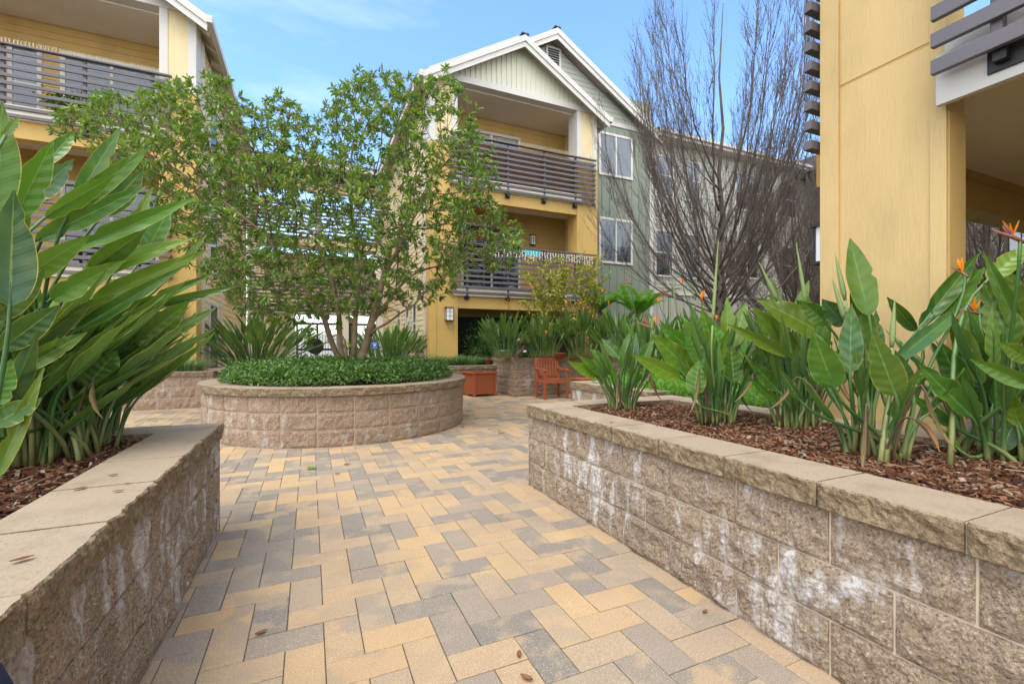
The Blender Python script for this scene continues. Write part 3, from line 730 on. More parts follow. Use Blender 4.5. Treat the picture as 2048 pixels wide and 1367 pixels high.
# second gable
XC, AP, SL2, XE = 7.25, 11.15, .594, 11.62
gw = MB(); cut = lambda z: (XC-(AP-.05-z)/SL2, min(11.3, XC+(AP-.05-z)/SL2))
lap(gw, F13, 0, 0, 9.02, AP-.12, .16, .016, cut); gw.poly([(3.4, 13.04, 8.8), (11.3, 13.04, 8.8), (XC, 13.04, AP-.05)], (0, .1, 0)); gw.build('gable_field', M['sage'], B1)
for sgn, xe in ((1, XE), (-1, 2.6)):
    hx = abs(xe-XC); yb = 12.62; back = 20.0 if sgn == -1 else 20.0
    s = MB(); s.poly([(XC, yb+.02, AP+.26), (xe, yb+.02, AP+.26-SL2*hx), (xe, back, AP+.26-SL2*hx), (XC, back, AP+.26)], (0, 0, -.055)); s.build('roof', M['shingle'], B1)
    s = MB(); s.poly([(XC, yb+.03, AP+.20), (xe, yb+.03, AP+.20-SL2*hx), (xe, back, AP+.20-SL2*hx), (XC, back, AP+.20)], (0, 0, -.03)); s.build('eave_boarding', M['soffit'], B1)
    q = AP+.245; f = MB()
    f.poly([(XC, yb, q), (xe, yb, q-SL2*hx), (xe, yb, q-SL2*hx-.18), (XC, yb, q-.18)], (0, .03, 0))
    f.poly([(XC, yb+.032, q-.15), (xe, yb+.032, q-.15-SL2*hx), (xe, yb+.032, q-.34-SL2*hx), (XC, yb+.032, q-.34)], (0, .03, 0)); f.build('barge_board', M['white'], B1)
s = MB(); s.bar((XC, 12.62, AP+.27), (XC, 20, AP+.27), .22, .04); s.build('ridge_cap', M['shingle'], B1)
v = MB(); wbox(v, F13, 7.0, 7.56, .0, .05, 10.22, 10.28); wbox(v, F13, 7.0, 7.56, 0, .05, 10.92, 10.98); wbox(v, F13, 7.0, 7.07, 0, .048, 10.28, 10.92); wbox(v, F13, 7.49, 7.56, 0, .048, 10.28, 10.92)
vo = v.build('gable_vent', M['white'], B1)
v = MB()
for k in range(8): v.bar(F13.p(7.07, .02, 10.32+k*.078), F13.p(7.49, .02, 10.32+k*.078), .045, .012, (0, -.6, .8))
v.build('louvre', M['white'], vo)
v = MB(); wbox(v, F13, 7.07, 7.49, .016, .018, 10.28, 10.92); v.build('dark_opening', M['room'], vo)
# the greige wing further right
wg = MB(); hw = [(11.5, 12.4, 3.75, 5.5), (12.92, 13.76, 3.75, 5.5), (15.6, 17.0, 3.95, 5.5), (11.5, 12.4, 6.7, 8.25), (12.92, 13.76, 6.7, 8.25), (15.6, 17.0, 6.7, 8.25), (18.4, 19.4, 3.75, 5.5), (18.4, 19.4, 6.7, 8.25)]
lap(wg, F13, 11.42, 24, 3.2, 8.75, .155); wg.box(11.3, 24, 13.02, 13.2, 0, 9.0); wg.build('greige_wall', M['greige'], B1)
bt = MB(); battens(bt, F13, 11.5, 24, .75, 3.15, .32, .045, .02); bt.build('batten', M['greige'], B1)
part(B1, 'belt_trim', M['white'], [(11.43, 24, 0, .03, 3.12, 3.22)], F13)
r = MB(); r.poly([(11.3, 12.5, 8.95), (11.3, 16.6, 11.4), (11.3, 20.7, 8.95)], (13, 0, 0)); r.build('roof', M['shingle'], B1)
part(B1, 'eave_fascia', M['white'], [(11.35, 24.3, .46, .50, 8.70, 8.93), (11.35, 24.3, .50, .60, 8.80, 8.90)], F13)
part(B1, 'eave_soffit', M['soffit'], [(11.35, 24.3, .01, .46, 8.72, 8.76)], F13)
for h in hol: window(B1, F13, *h, 'v', 1.0 if h[2] > 6 else .62, .085)
for h in hw: window(B1, F13, *h, 'h' if h[1]-h[0] < 1.1 else 'v', .55, .075)
# porch-block windows, side wall towards the gate
for z in (6.15, 3.2): window(B1, Fr('-x', 7.90), 12.35, 12.95, z, z+1.55, 'h', .9 if z > 5 else .1, .07)
window(B1, Fr('-y', 13.25), 4.2, 6.2, 2.9, 5.0, 'v', .2, .08); window(B1, Fr('-y', 13.25), 4.2, 6.2, 5.85, 7.9, 'v', .4, .08)
lantern(B1, Fr('-y', 13.25), 6.62, 4.65); lantern(B1, Fr('-y', 11.70-.014), 3.37, 2.06, h=.32, w=.20)
sw = MB(); lap(sw, Fr('-x', 2.87), 12.2, 20, 0, 8.2, .15); sw.build('side_wall', M['yellow_pale'], B1)
for (y0, y1, z0, z1) in ((13.2, 13.7, 1.2, 2.5), (14.3, 14.8, 1.2, 2.5), (15.8, 16.3, 1.2, 2.5), (14.2, 15.0, 4.0, 5.5), (14.2, 15.0, 6.9, 8.0)): window(B1, Fr('-x', 2.87+.0), y0, y1, z0, z1, 'h', .5, .06)
part(B1, 'white_trim', M['white'], [(12.2, 12.34, 0, .03, 0, 8.2), (19.8, 19.95, 0, .03, 0, 8.2)], Fr('-x', 2.87))
part(B1, 'rail_backing', M['mesh_brown'], [(3.5, 7.7, -.03, -.02, 5.80, 6.80)], Fr('-y', 11.7))
part(B1, 'painted_patio_shade', M['room'], [(4.0, 7.0, .02, .03, .1, 2.1)], Fr('-y', 13.2))  # near-black sheet painted as the shade at the back of the patio
at_root(B1)

# ---- left building
B3 = empty('apartment_building', (-4.8, 13, 0), 0, 'yellow three-storey building with dark slatted balconies at the upper left', 'building')
gable_block(B3, -7.4, -2.24, 'l', ol=.66, orr=.65)
sw = MB(); lap(sw, Fr('+x', -2.24), 12.2, 20, 0, 8.1, .15); sw.build('side_wall', M['yellow_pale'], B3)
part(B3, 'white_trim', M['white'], [(12.2, 12.4, 0, .03, 0, 8.1), (14.6, 14.76, 0, .03, 0, 8.1)], Fr('+x', -2.24))
for z in (5.9, 3.0, .3): window(B3, Fr('+x', -2.24), 12.9, 14.0, z, z+2.0, 'h', .6, .09)
railing(B3, Fr('+x', -2.24), 15.2, 18.0, 6.88, .08, 9, spikes=False); railing(B3, Fr('+x', -2.24), 15.2, 18.0, 3.99, .08, 9, spikes=False)
window(B3, Fr('-y', 13.25), -5.05, -3.25, 5.78, 7.75, 'v', .12, .09); window(B3, Fr('-y', 13.25), -5.9, -5.35, 6.0, 7.7, 'h', .5, .08)
window(B3, Fr('-y', 13.25), -5.05, -3.25, 2.85, 4.9, 'v', .2, .09); window(B3, Fr('-y', 13.25), -4.6, -3.3, .2, 2.2, 'v', .2, .09)
lantern(B3, Fr('-y', 11.70-.004), -2.56, 1.95, h=.30, w=.19); lantern(B3, Fr('-y', 13.25), -5.35, 4.55)
at_root(B3)

# ---- gatehouse bridging the two, open walkways with slatted rails, black gates below
B4 = empty('gatehouse', (.3, 20, 0), 0, 'cream gatehouse with slatted walkways over a black gate, seen through the round planter tree', 'building')
F20 = Fr('-y', 20.0)
part(B4, 'post', M['cream'], [(-.85, -.54, -.3, 0, 0, 2.5), (1.17, 1.47, -.3, 0, 0, 2.5), (-2.2, -1.95, -.3, 0, 0, 2.5), (2.6, 2.86, -.3, 0, 0, 2.5), (-2.2, -1.9, -.3, 0, 2.9, 8.0), (.2, .42, -.3, 0, 5.6, 7.6), (2.55, 2.86, -.3, 0, 2.9, 8.0)], F20, .005)
part(B4, 'beam', M['cream'], [(-2.2, 2.86, -.3, .02, 2.52, 2.88)], F20); part(B4, 'walkway', M['soffit'], [(-2.2, 2.86, -2.2, -.31, 2.6, 2.84), (-2.2, 2.86, -2.2, -.31, 5.5, 5.7)], F20)
part(B4, 'beam', M['yellow_pale'], [(-2.2, 2.86, -.3, .02, 5.25, 5.55), (-2.2, 2.86, -.3, .02, 7.5, 7.9)], F20)
w = MB(); lap(w, Fr('-y', 22.1), -2.2, 2.86, 2.84, 5.3); w.build('walkway_wall', M['yellow_pale'], B4)
railing(B4, F20, -2.1, 2.8, 6.95, .03, 9, .155, .07, spikes=False); railing(B4, F20, -2.1, 2.8, 4.02, .03, 9, .155, .07, spikes=False)
r = MB(); r.poly([(-2.5, 19.4, 8.35), (-2.5, 21.2, 9.2), (-2.5, 23.0, 8.35)], (5.4, 0, 0)); r.build('roof', M['shingle'], B4)
part(B4, 'gutter', M['white'], [(-2.4, 2.95, .61, .72, 8.24, 8.38)], F20)
w = MB(); lap(w, F20, 1.47, 2.6, 0, .2); w.build('low_wall', M['cream'], B4)
part(B4, 'passage_wall', M['soffit_warm'], [(-2.2, -.85, -.25, -.2, 0, 2.5)], F20); part(B4, 'passage_wall', M['yellow_pale'], [(1.47, 2.0, -2.3, -2.25, 0, 2.5)], F20)
for (u0, u1, circ) in ((-.54, 1.17, .24), (1.47, 2.6, None)):
    gt = MB(); z1 = 2.14
    for a in (u0+.03, u1-.09, ) + (((u0+u1)/2-.07,) if circ else ()): wbox(gt, F20, a, a+.07, -.2, -.14, .05, z1)
    for z in (.08, 1.02, z1-.07): wbox(gt, F20, u0+.03, u1-.02, -.202, -.142, z, z+.09)
    go = gt.build('gate', M['black'], B4); b = MB(); u = u0+.12
    while u < u1-.1: wbox(b, F20, u, u+.016, -.18, -.164, .15, z1-.05); u += .11
    b.build('gate_bar', M['black'], go)
    if circ is not None:
        c = MB(); n = 28; cc = F20.p(.19, -.10, 1.2)
        c.poly([(cc[0]+.33*math.cos(a), cc[1], cc[2]+.33*math.sin(a)) for a in np.arange(n)*2*math.pi/n], (0, -.03, 0)); c.build('lock_plate', M['black'], go)
at_root(B4)
# street wall, house and parked car beyond the gate
t = MB(); t.box(-14, 18, 33, 33.3, 0, 2.0); t.build('street_wall', M['render_white'], None, label='pale wall across the street seen through the black gate', cat='wall')

# ---- near building at the right edge
B2 = empty('apartment_building', (4.2, 1.4, 0), 0, 'nearest yellow building at the right with a tall wooden post and grey balcony slats', 'building')
X0 = 3.42; Fx = Fr('-x', X0)
part(B2, 'corner_post', M['yellow_near'], [(1.40, 2.08, -.20, 0, .60, 3.035), (1.40, 2.08, -.20, 0, 3.055, 6.5)], Fx)
part(B2, 'post_board', M['yellow_near'], [(1.975, 2.10, -.17, .022, .60, 6.5), (1.384, 1.462, -.198, .016, .60, 6.5)], Fx, .003)
part(B2, 'post_board', M['yellow_deep'], [(3.425, 3.61, 1.376, 1.3835, .6, 2.60)])  # porch-side face in deeper ochre, its shade put into the colour
part(B2, 'joint_flashing', M['brown_beam'], [(1.46, 1.975, -.1, -.003, 3.034, 3.056)], Fx)
part(B2, 'footing', M['cap'], [(-3, 2.14, -.3, -.0, .0, .60)], Fx)
part(B2, 'deck_fascia', M['white'], [(-5, 1.398, .06, .10, 2.61, 2.90), (-5, 1.375, -.02, .055, 2.78, 3.02)], Fx, .003)
part(B2, 'porch_ceiling', M['soffit_warm'], [(X0+.02, 9.6, -5, 2.04, 2.80, 2.86)])
part(B2, 'balcony_deck', M['soffit_warm'], [(X0+.02, 9.6, -5, 2.08, 2.861, 2.98)])
part(B2, 'porch_beam', M['brown_beam'], [(3.615, 9.6, 2.05, 2.26, 2.47, 2.72)]); part(B2, 'porch_beam', M['brown_beam'], [(3.615, 9.6, 2.03, 2.05, 2.722, 2.795)])
part(B2, 'beam_soffit', M['yellow_deep'], [(3.615, 9.6, 2.052, 2.257, 2.455, 2.468)])
part(B2, 'corner_post', M['yellow_near'], [(9.2, 9.6, 1.4, 2.1, .0, 6.5)])
part(B2, 'porch_floor', M['cap'], [(3.65, 9.6, -5, 2.0, .3, .58)])  # porch slab in a pale tone, added to bounce light onto the ceiling
w = MB(); lap(w, Fr('+y', -3.0), 3.6, 9.6, .0, 2.8); w.build('porch_wall', M['yellow_deep'], B2)
w = MB(); lap(w, Fr('-x', 9.3), -3, 1.4, .0, 2.8); w.build('porch_wall', M['yellow_deep'], B2)
rl = MB(); slz = [2.753+k*.152 for k in range(9)]
for z in slz: wbox(rl, Fx, -5, 1.378, .17, .205, z, z+.082)
ro = rl.build('railing', M['slat'], B2, bevel=.004)
for y in (1.12, -.4):
    p = MB(); k_ = MB()
    wbox(p, Fx, y-.024, y+.024, .115, .168, 2.80, 4.2); wbox(k_, Fx, y-.085, y+.055, .101, .113, 2.665, 2.84); wbox(k_, Fx, y-.035, y+.02, .114, .16, 2.70, 2.78)
    p.build('rail_post', M['slat'], ro, bevel=.003); k_.build('bracket', M['black'], ro, bevel=.003)
rl = MB()
for k in range(9):
    z = 2.655+k*.1445; rl.box(3.33, 9.6, 2.118, 2.175, z, z+.065)
rl.build('railing', M['slat'], B2, bevel=.004)
lantern(B2, Fr('+y', 2.10), 3.55, 1.98, h=.26, w=.17, d=.09)
rf = MB(); rf.box(3.0, 10.2, -6, 2.6, 6.5, 6.6); rf.build('roof', M['soffit'], B2)
at_root(B2)

# ---- far building behind the bare trees, right
B5 = empty('apartment_building', (24, 16, 0), 0, 'distant tan and orange building behind the farther bare trees at the right', 'building')
part(B5, 'wall', M['yellow_deep'], [(19.5, 27, 10.0, 10.4, 0, 8.6)]); part(B5, 'wall', M['greige'], [(24.2, 32, 3.0, 12.9, 0, 9.0)])
r = MB(); r.poly([(19.0, 9.4, 8.5), (27.5, 9.4, 8.5), (23.2, 9.4, 10.8)], (0, 6, 0)); r.build('roof', M['shingle'], B5)
part(B5, 'balcony_rail', M['slat'], [(19.6, 24, 9.3, 9.36, 5.4+k*.15, 5.46+k*.15) for k in range(8)], one=True)
part(B5, 'balcony_rail', M['slat'], [(19.6, 24, 9.3, 9.36, 2.5+k*.15, 2.56+k*.15) for k in range(8)], one=True)
for x in (20.4, 22.4): window(B5, Fr('-y', 10.0), x, x+1.0, 3.2, 4.9, 'h', .5, .08); window(B5, Fr('-y', 10.0), x, x+1.0, 6.0, 7.8, 'h', .5, .08)
at_root(B5)
# ------------------------------------------------------------------ bird-of-paradise plants
def qbez(a, b, c, n): t = np.linspace(0, 1, n)[:, None]; return (1-t)**2*a + 2*t*(1-t)*b + t*t*c
def cbez(a, b, c, d, n): t = np.linspace(0, 1, n)[:, None]; return (1-t)**3*a + 3*t*(1-t)**2*b + 3*t*t*(1-t)*c + t**3*d
def blade(mb, B, T, W, ref, bend=0.0, fold=.45, roll=0.0, nv=15, nu=9, rnd=None):
    B = np.asarray(B, float); T = np.asarray(T, float); L = np.linalg.norm(T-B); t0 = nrm(T-B)
    n0 = nrm(np.asarray(ref, float) - t0*np.dot(ref, t0)); s0 = np.cross(t0, n0)
    n0, s0 = n0*math.cos(roll)+s0*math.sin(roll), s0*math.cos(roll)-n0*math.sin(roll)
    C = qbez(B, (B+T)/2 + n0*bend*L, T, nv); tg = nrm(np.gradient(C, axis=0))
    rnd = random.random() if rnd is None else rnd; ph = random.random()*6.28; am = random.uniform(.03, .10); tw = random.uniform(-.35, .35)
    us = np.linspace(-1, 1, nu); P = np.zeros((nv, nu, 3)); A = np.zeros((nv, nu, 3)); pk = random.uniform(.30, .44)
    tears = [(random.uniform(.2, .85), random.choice((0, 0, .25, .5))) for _ in range(2)]
    for i in range(nv):
        v = i/(nv-1); n = nrm(n0 - tg[i]*np.dot(n0, tg[i])); s = np.cross(tg[i], n); r = tw*(v-.3); n, s = n*math.cos(r)+s*math.sin(r), s*math.cos(r)-n*math.sin(r)
        w = (math.sqrt(max(0, 1-(1-v/pk)**2)) if v < pk else math.cos(((v-pk)/(1-pk))*math.pi/2)**.95)*W/2
        w = max(w, .0025)
        cutw = [1-tr_[1]*math.exp(-((v-tr_[0])/.035)**2) for tr_ in tears]
        fo = fold*(1.25-.7*v)
        for j, u in enumerate(us):
            w_ = w; w = w*cutw[0 if u < 0 else 1]; au = abs(u); wav = am*W*math.sin(v*17+ph+u*2)*au*au*.5
            P[i, j] = C[i] + s*u*w*math.cos(fo*au**.5) + n*(au*w*math.sin(fo)*(.6+.4*au) + wav); A[i, j] = (u, v, rnd); w = w_
    mb.grid(P, A)
    return C, tg, n0
def leaf_full(bl, pt, R0, B, T, W, ref=None, bend=None, fold=None, roll=None, pr=.008, nv=15):
    R0, B, T = [np.asarray(x, float) for x in (R0, B, T)]; Lp = np.linalg.norm(B-R0); t = nrm(T-B)
    if ref is None:
        h = np.array([R0[0]-B[0], R0[1]-B[1], 0]); hn = np.linalg.norm(h); ref = (h/hn if hn > .02 else nrm(np.array([random.gauss(0, 1), random.gauss(0, 1), 0])))*.8 + np.array([0, 0, .75])
    fold = random.uniform(.25, .75) if fold is None else fold; roll = random.gauss(0, .5) if roll is None else roll
    bend = random.uniform(-.10, .03) if bend is None else bend
    C, tg, n0 = blade(bl, B, T, W, ref, bend, fold, roll, nv=nv)
    up = np.array([0, 0, 1.]); d0 = nrm((B-R0)*.6/max(Lp, .01) + up*.7)
    P = cbez(R0, R0+d0*Lp*.35, B-tg[0]*Lp*.30, B, 9)
    Q = np.vstack([P, C[1:int(nv*.75)]]) - 0.0
    rad = np.concatenate([np.linspace(pr*1.5, pr*.72, 9), np.linspace(pr*.66, pr*.15, len(Q)-9)])
    off = np.zeros_like(Q); off[9:] = -n0*.0035
    pt.tube(Q+off, rad, 6)
def flower(par, p, az, sc=1.0, stem_from=None, bloom=1.0):
    """beak with orange sepals; stem is part of the flower"""
    p = np.asarray(p, float); d = np.array([math.cos(az), math.sin(az), random.uniform(.1, .55)]); up = np.array([0, 0, 1.])
    b = MB(); b.tube([p-d*.02*sc-up*.012*sc, p+d*.035*sc, p+d*.08*sc, p+d*.125*sc+up*.008*sc], [.008*sc, .011*sc, .007*sc, .001], 6)
    if stem_from is not None:
        s = MB(); s.tube(cbez(np.asarray(stem_from, float), np.asarray(stem_from, float)+up*.4, p-up*.25, p, 9), np.linspace(.009, .0065, 9), 6); s.build('flower_stem', M['petiole'], par, True, attr=True)
    fo = b.build('flower', M['beak'], par, True)
    o = MB()
    for k in range(random.randint(4, 6)):
        a = random.uniform(-.5, 1.2); sd = random.uniform(-.45, .45); side = np.array([-d[1], d[0], 0])
        dr = nrm(d*math.cos(a+.9)+up*math.sin(a+.9)+side*sd); L = random.uniform(.07, .11)*sc
        st = p+d*.03*sc+up*.006
        P = []; w0 = nrm(np.cross(dr, d)+side*.3)
        for t in (0, .3, .6, 1): P.append([st+dr*L*t + w0*u*.011*sc*math.sin(math.pi*min(1, t*.8+.12)) for u in (-1, 0, 1)])
        o.grid(np.array(P))
    o.build('sepal', M['orange'], fo, True)
    q = MB(); q.tube([p+d*.03*sc, p+d*.07*sc+up*.05*sc], [.004*sc, .002*sc], 4); q.build('blue_tongue', M['blue_petal'], fo)
def bop(name_label, c, n, h, lean=(0, 0), spread=.55, r0=.12, bl=(.32, .5), bw=(.08, .12), manual=(), flowers=(), buds=(), mat='bop', group='bird of paradise plants', seed=1, nv=13, pr=.0065, hmin=.35, bln=(0, 0)):
    random.seed(seed); c = np.asarray(c, float); t = empty('bird_of_paradise', c, 0, name_label, 'plant', group)
    B_, P_ = MB(), MB()
    for i in range(n):
        q = i/max(1, n-1); a = i*2.39996+random.uniform(-.4, .4); th = spread*(q**.8)*random.uniform(.6, 1.15)+.04
        R0 = c + np.array([math.cos(a)*r0*q**.5, math.sin(a)*r0*q**.5, 0])
        hh = h*random.uniform(.72, 1.0)*(1-.35*q**2) if random.random() > .22 else h*random.uniform(hmin, .7)
        L = random.uniform(*bl)*min(1, .55+hh/h*.45); W = random.uniform(*bw)*min(1, .6+hh/h*.4)
        d = np.array([math.cos(a)*math.sin(th)+lean[0], math.sin(a)*math.sin(th)+lean[1], math.cos(th)]); d = nrm(d)
        Lp = max(.12, (hh/max(.35, d[2]))-L*.9); B = R0+d*Lp
        d2 = nrm(d + np.array([math.cos(a), math.sin(a), 0])*random.uniform(.0, .45) + np.array([lean[0]+bln[0], lean[1]+bln[1], 0])*.5 + np.array([0, 0, random.uniform(-.15, .15)]))
        T = B+d2*L
        leaf_full(B_, P_, R0, B, T, W, nv=nv, pr=pr)
    for m in manual:   # (basepx, tippx, width px, depth base, depth tip, root(optional), facing)
        (bx, by), (tx, ty), wpx, d1, d2 = m[:5]; kw = m[5] if len(m) > 5 else {}
        B = at(bx, by, d1); T = at(tx, ty, d2); W = wpx/FPX*d1*kw.get('ws', .92)
        rt = kw.get('root'); R0 = c + np.array([random.uniform(-r0, r0), random.uniform(-r0, r0), 0]) if rt is None else on_z(rt[0], rt[1], c[2])
        cam = -(B - np.array([0, 0, EYE])); cam = cam/np.linalg.norm(cam)
        f = kw.get('face', 1); ref = cam*f + np.array([0, 0, .25*abs(f)])
        leaf_full(B_, P_, R0, B, T, W, ref=ref, roll=kw.get('roll', random.gauss(0, .15)), fold=kw.get('fold', random.uniform(.15, .4)), bend=kw.get('bend', random.uniform(-.05, .02)), nv=17, pr=pr)
    if manual:
        for _ in range(4):
            dl, dp = MB(), MB()
            a = random.uniform(0, 6.28); o = np.array([math.cos(a), math.sin(a), 0]); R0 = c+o*r0*.8; B = R0+o*random.uniform(.12, .25)+[0, 0, h*random.uniform(.3, .55)]
            leaf_full(dl, dp, R0, B, B+o*random.uniform(.08, .16)+[0, 0, -random.uniform(.10, .28)], .035, fold=1.1, bend=.15, pr=.005, nv=11)
            dl.build('withered_leaf', M['dead_leaf'], t, True, attr=True); dp.build('withered_stalk', M['stem_brown'], t, True)
    B_.build('leaves', M[mat], t, True, attr=True); P_.build('petioles', M['petiole'], t, True, attr=True)
    for (px, py, d, *rest) in flowers:
        p = at(px, py, d); flower(t, p, rest[0] if rest else random.uniform(0, 6.28), .82*(rest[1] if len(rest) > 1 else 1.0), c+np.array([random.uniform(-r0, r0), random.uniform(-r0, r0), 0]))
    bd = MB()
    for (bx, by, tx, ty, d) in buds:
        b0, t1 = at(bx, by, d), at(tx, ty, d); L = np.linalg.norm(t1-b0)
        bd.tube(cbez(c, c+np.array([0, 0, .4]), b0-(t1-b0)*.6, b0, 8), np.linspace(.010, .007, 8), 6)
        Q = np.array([b0+(t1-b0)*k for k in (0, .15, .4, .7, .9, 1)]); bd.tube(Q, np.array([.007, .012, .012, .007, .0035, .001]), 7)
    if buds: bd.build('rolled_leaf', M['bud'], t, True)
    for ch in t.children: ch.location = (-c[0], -c[1], -c[2])
    return t
W3 = lambda *a: {'face': a[0], **(a[1] if len(a) > 1 else {})}
# --- left foreground mass (leans toward the path)
LM = [((20, 612), (28, 380), 74, 1.55, 1.55, {'root': (-40, 1020), 'fold': .12, 'roll': .1}), ((122, 508), (392, 394), 40, 2.1, 2.25, {'fold': .5}), ((70, 482), (292, 372), 40, 1.95, 2.1),
      ((150, 560), (388, 475), 40, 2.2, 2.35), ((180, 604), (412, 500), 40, 2.25, 2.4), ((150, 662), (372, 530), 34, 2.15, 2.3, {'fold': .6}), ((30, 720), (188, 598), 46, 1.9, 2.0, {'roll': .8}),
      ((240, 628), (430, 546), 26, 2.45, 2.6, {'fold': .6}), ((270, 622), (480, 570), 24, 2.5, 2.7, {'fold': .6}), ((272, 688), (378, 604), 54, 2.4, 2.5, {'fold': .15}), ((325, 676), (432, 615), 24, 2.5, 2.65, {'root': (190, 885)}),
      ((30, 745), (174, 664), 38, 1.85, 1.95), ((95, 752), (178, 690), 26, 2.0, 2.1), ((170, 775), (235, 700), 62, 2.2, 2.25, {'fold': .1}), ((250, 760), (318, 715), 26, 2.45, 2.5, {'root': (180, 880)}),
      ((150, 402), (242, 254), 34, 2.0, 2.1), ((130, 425), (302, 294), 36, 2.0, 2.15), ((205, 430), (286, 340), 46, 2.2, 2.3), ((28, 442), (106, 282), 50, 1.75, 1.8, {'fold': .15}), ((-6, 430), (4, 205), 60, 1.6, 1.6, {'fold': .15}),
      ((10, 272), (39, 233), 16, 1.5, 1.55), ((90, 435), (230, 350), 38, 1.9, 2.05, {'roll': .7}), ((245, 500), (305, 374), 28, 2.4, 2.45), ((285, 515), (345, 402), 42, 2.5, 2.55, {'fold': .15, 'roll': -.3}),
      ((180, 540), (292, 458), 44, 2.2, 2.25, {'roll': .5}), ((-10, 810), (22, 718), 46, 1.6, 1.6), ((-15, 850), (84, 795), 46, 1.6, 1.7), ((-10, 960), (88, 735), 34, 1.6, 1.7, {'fold': .5}), ((345, 548), (413, 470), 14, 2.6, 2.7),
      ((60, 400), (148, 318), 44, 1.9, 2.0), ((-10, 520), (60, 420), 50, 1.7, 1.8, {'roll': .6}), ((100, 600), (250, 520), 44, 2.1, 2.2), ((90, 660), (230, 590), 44, 2.1, 2.2, {'roll': .5}), ((200, 700), (330, 620), 40, 2.4, 2.5),
      ((130, 700), (260, 650), 38, 2.3, 2.4, {'roll': .6}), ((40, 560), (180, 470), 46, 1.9, 2.0, {'roll': .4}), ((225, 800), (345, 745), 26, 2.5, 2.6), ((160, 830), (300, 775), 30, 2.45, 2.55), ((0, 700), (120, 610), 50, 1.75, 1.85, {'roll': .3}),
      ((-20, 640), (90, 540), 52, 1.7, 1.8, {'roll': .5}), ((90, 330), (150, 262), 30, 2.1, 2.2)]
LM = [(m[0], m[1], m[2], m[3], m[4], {**(m[5] if len(m) > 5 else {}), 'ws': 1.02}) for m in LM]
cl = on_z(85, 912, .67)
bop('large bird of paradise mass spilling over the left planter, nearest the viewer', cl, 58, 1.05, (.10, .0), .34, .28, (.46, .62), (.085, .12), LM, mat='bop_left', seed=11, pr=.0075, bln=(.9, .1), hmin=.6)
bop('bird of paradise behind the left foreground mass with darker bluish leaves', on_z(150, 888, .67), 40, 1.0, (.08, .05), .26, .22, (.42, .56), (.075, .11), seed=12, pr=.007, bln=(.6, .1), hmin=.62, mat='bop_left')
bop('bird of paradise at the left picture edge beneath the biggest paddle leaf', on_z(20, 925, .67), 34, .95, (.1, .03), .42, .2, (.45, .6), (.085, .12), seed=13, pr=.0075, bln=(1.0, .2), mat='bop_left')
# --- right planter clumps, far to near
AM = [((1192, 752), (1135, 722), 26, 3.9, 3.75), ((1215, 754), (1157, 711), 24, 3.9, 3.8), ((1225, 742), (1180, 697), 26, 3.9, 3.9), ((1237, 714), (1203, 676), 24, 3.95, 4.0), ((1245, 742), (1258, 664), 26, 3.85, 3.9),
      ((1262, 742), (1273, 664), 26, 3.85, 3.9), ((1284, 722), (1306, 677), 24, 3.8, 3.8), ((1240, 790), (1218, 728), 24, 3.75, 3.75, {'roll': .9}), ((1276, 765), (1310, 735), 20, 3.8, 3.8)]
bop('smallest bird of paradise clump at the far end of the right planter', at(1245, 828, 3.85)*[1, 1, 0]+[0, 0, .675], 26, .64, (-.05, 0), .5, .11, (.22, .32), (.045, .062), AM, mat='bop_lime', seed=21, pr=.006)
BM_ = [((1362, 757), (1263, 708), 34, 3.2, 3.1), ((1390, 748), (1304, 668), 54, 3.25, 3.2, {'fold': .2}), ((1392, 705), (1318, 648), 38, 3.3, 3.3, {'fold': .3}), ((1405, 732), (1373, 662), 36, 3.1, 3.1, {'fold': .15}),
       ((1432, 745), (1458, 655), 36, 3.1, 3.15, {'roll': .8}), ((1455, 692), (1454, 594), 30, 3.25, 3.3), ((1468, 694), (1492, 604), 38, 3.25, 3.3), ((1388, 790), (1398, 720), 42, 3.0, 3.0, {'fold': .1}),
       ((1430, 705), (1403, 615), 34, 3.3, 3.3), ((1468, 765), (1462, 690), 40, 3.1, 3.1), ((1420, 700), (1366, 640), 34, 3.3, 3.3), ((1478, 740), (1512, 660), 36, 3.2, 3.2), ((1440, 720), (1428, 640), 34, 3.2, 3.2)]
bop('upright bird of paradise clump second from the far end of the right planter', at(1432, 858, 3.22)*[1, 1, 0]+[0, 0, .675], 30, .84, (0, 0), .38, .13, (.28, .38), (.055, .08), BM_, [(1303, 655, 3.3, 2.5)], [(1425, 650, 1437, 478, 3.2)], mat='bop_lime', seed=22, pr=.007)
CM_ = [((1652, 672), (1512, 597), 62, 2.9, 2.9, {'fold': .25, 'bend': .05}), ((1575, 712), (1455, 648), 30, 2.8, 2.8, {'fold': .6}), ((1602, 720), (1505, 612), 48, 3.0, 3.0, {'roll': .4}), ((1645, 665), (1592, 598), 34, 3.0, 3.0),
       ((1620, 660), (1610, 585), 30, 3.1, 3.1), ((1562, 690), (1545, 560), 34, 3.1, 3.1), ((1590, 640), (1618, 560), 26, 3.2, 3.2), ((1555, 780), (1500, 720), 34, 2.9, 2.9), ((1560, 810), (1495, 752), 20, 2.9, 2.9)]
bop('dense dark stemmed bird of paradise clump left of the yellow post', at(1592, 862, 3.0)*[1, 1, 0]+[0, 0, .675], 30, .86, (-.03, 0), .42, .14, (.30, .38), (.055, .078), CM_, (), [(1555, 602, 1518, 524, 3.0), (1612, 610, 1592, 483, 3.0)], seed=23, pr=.007)
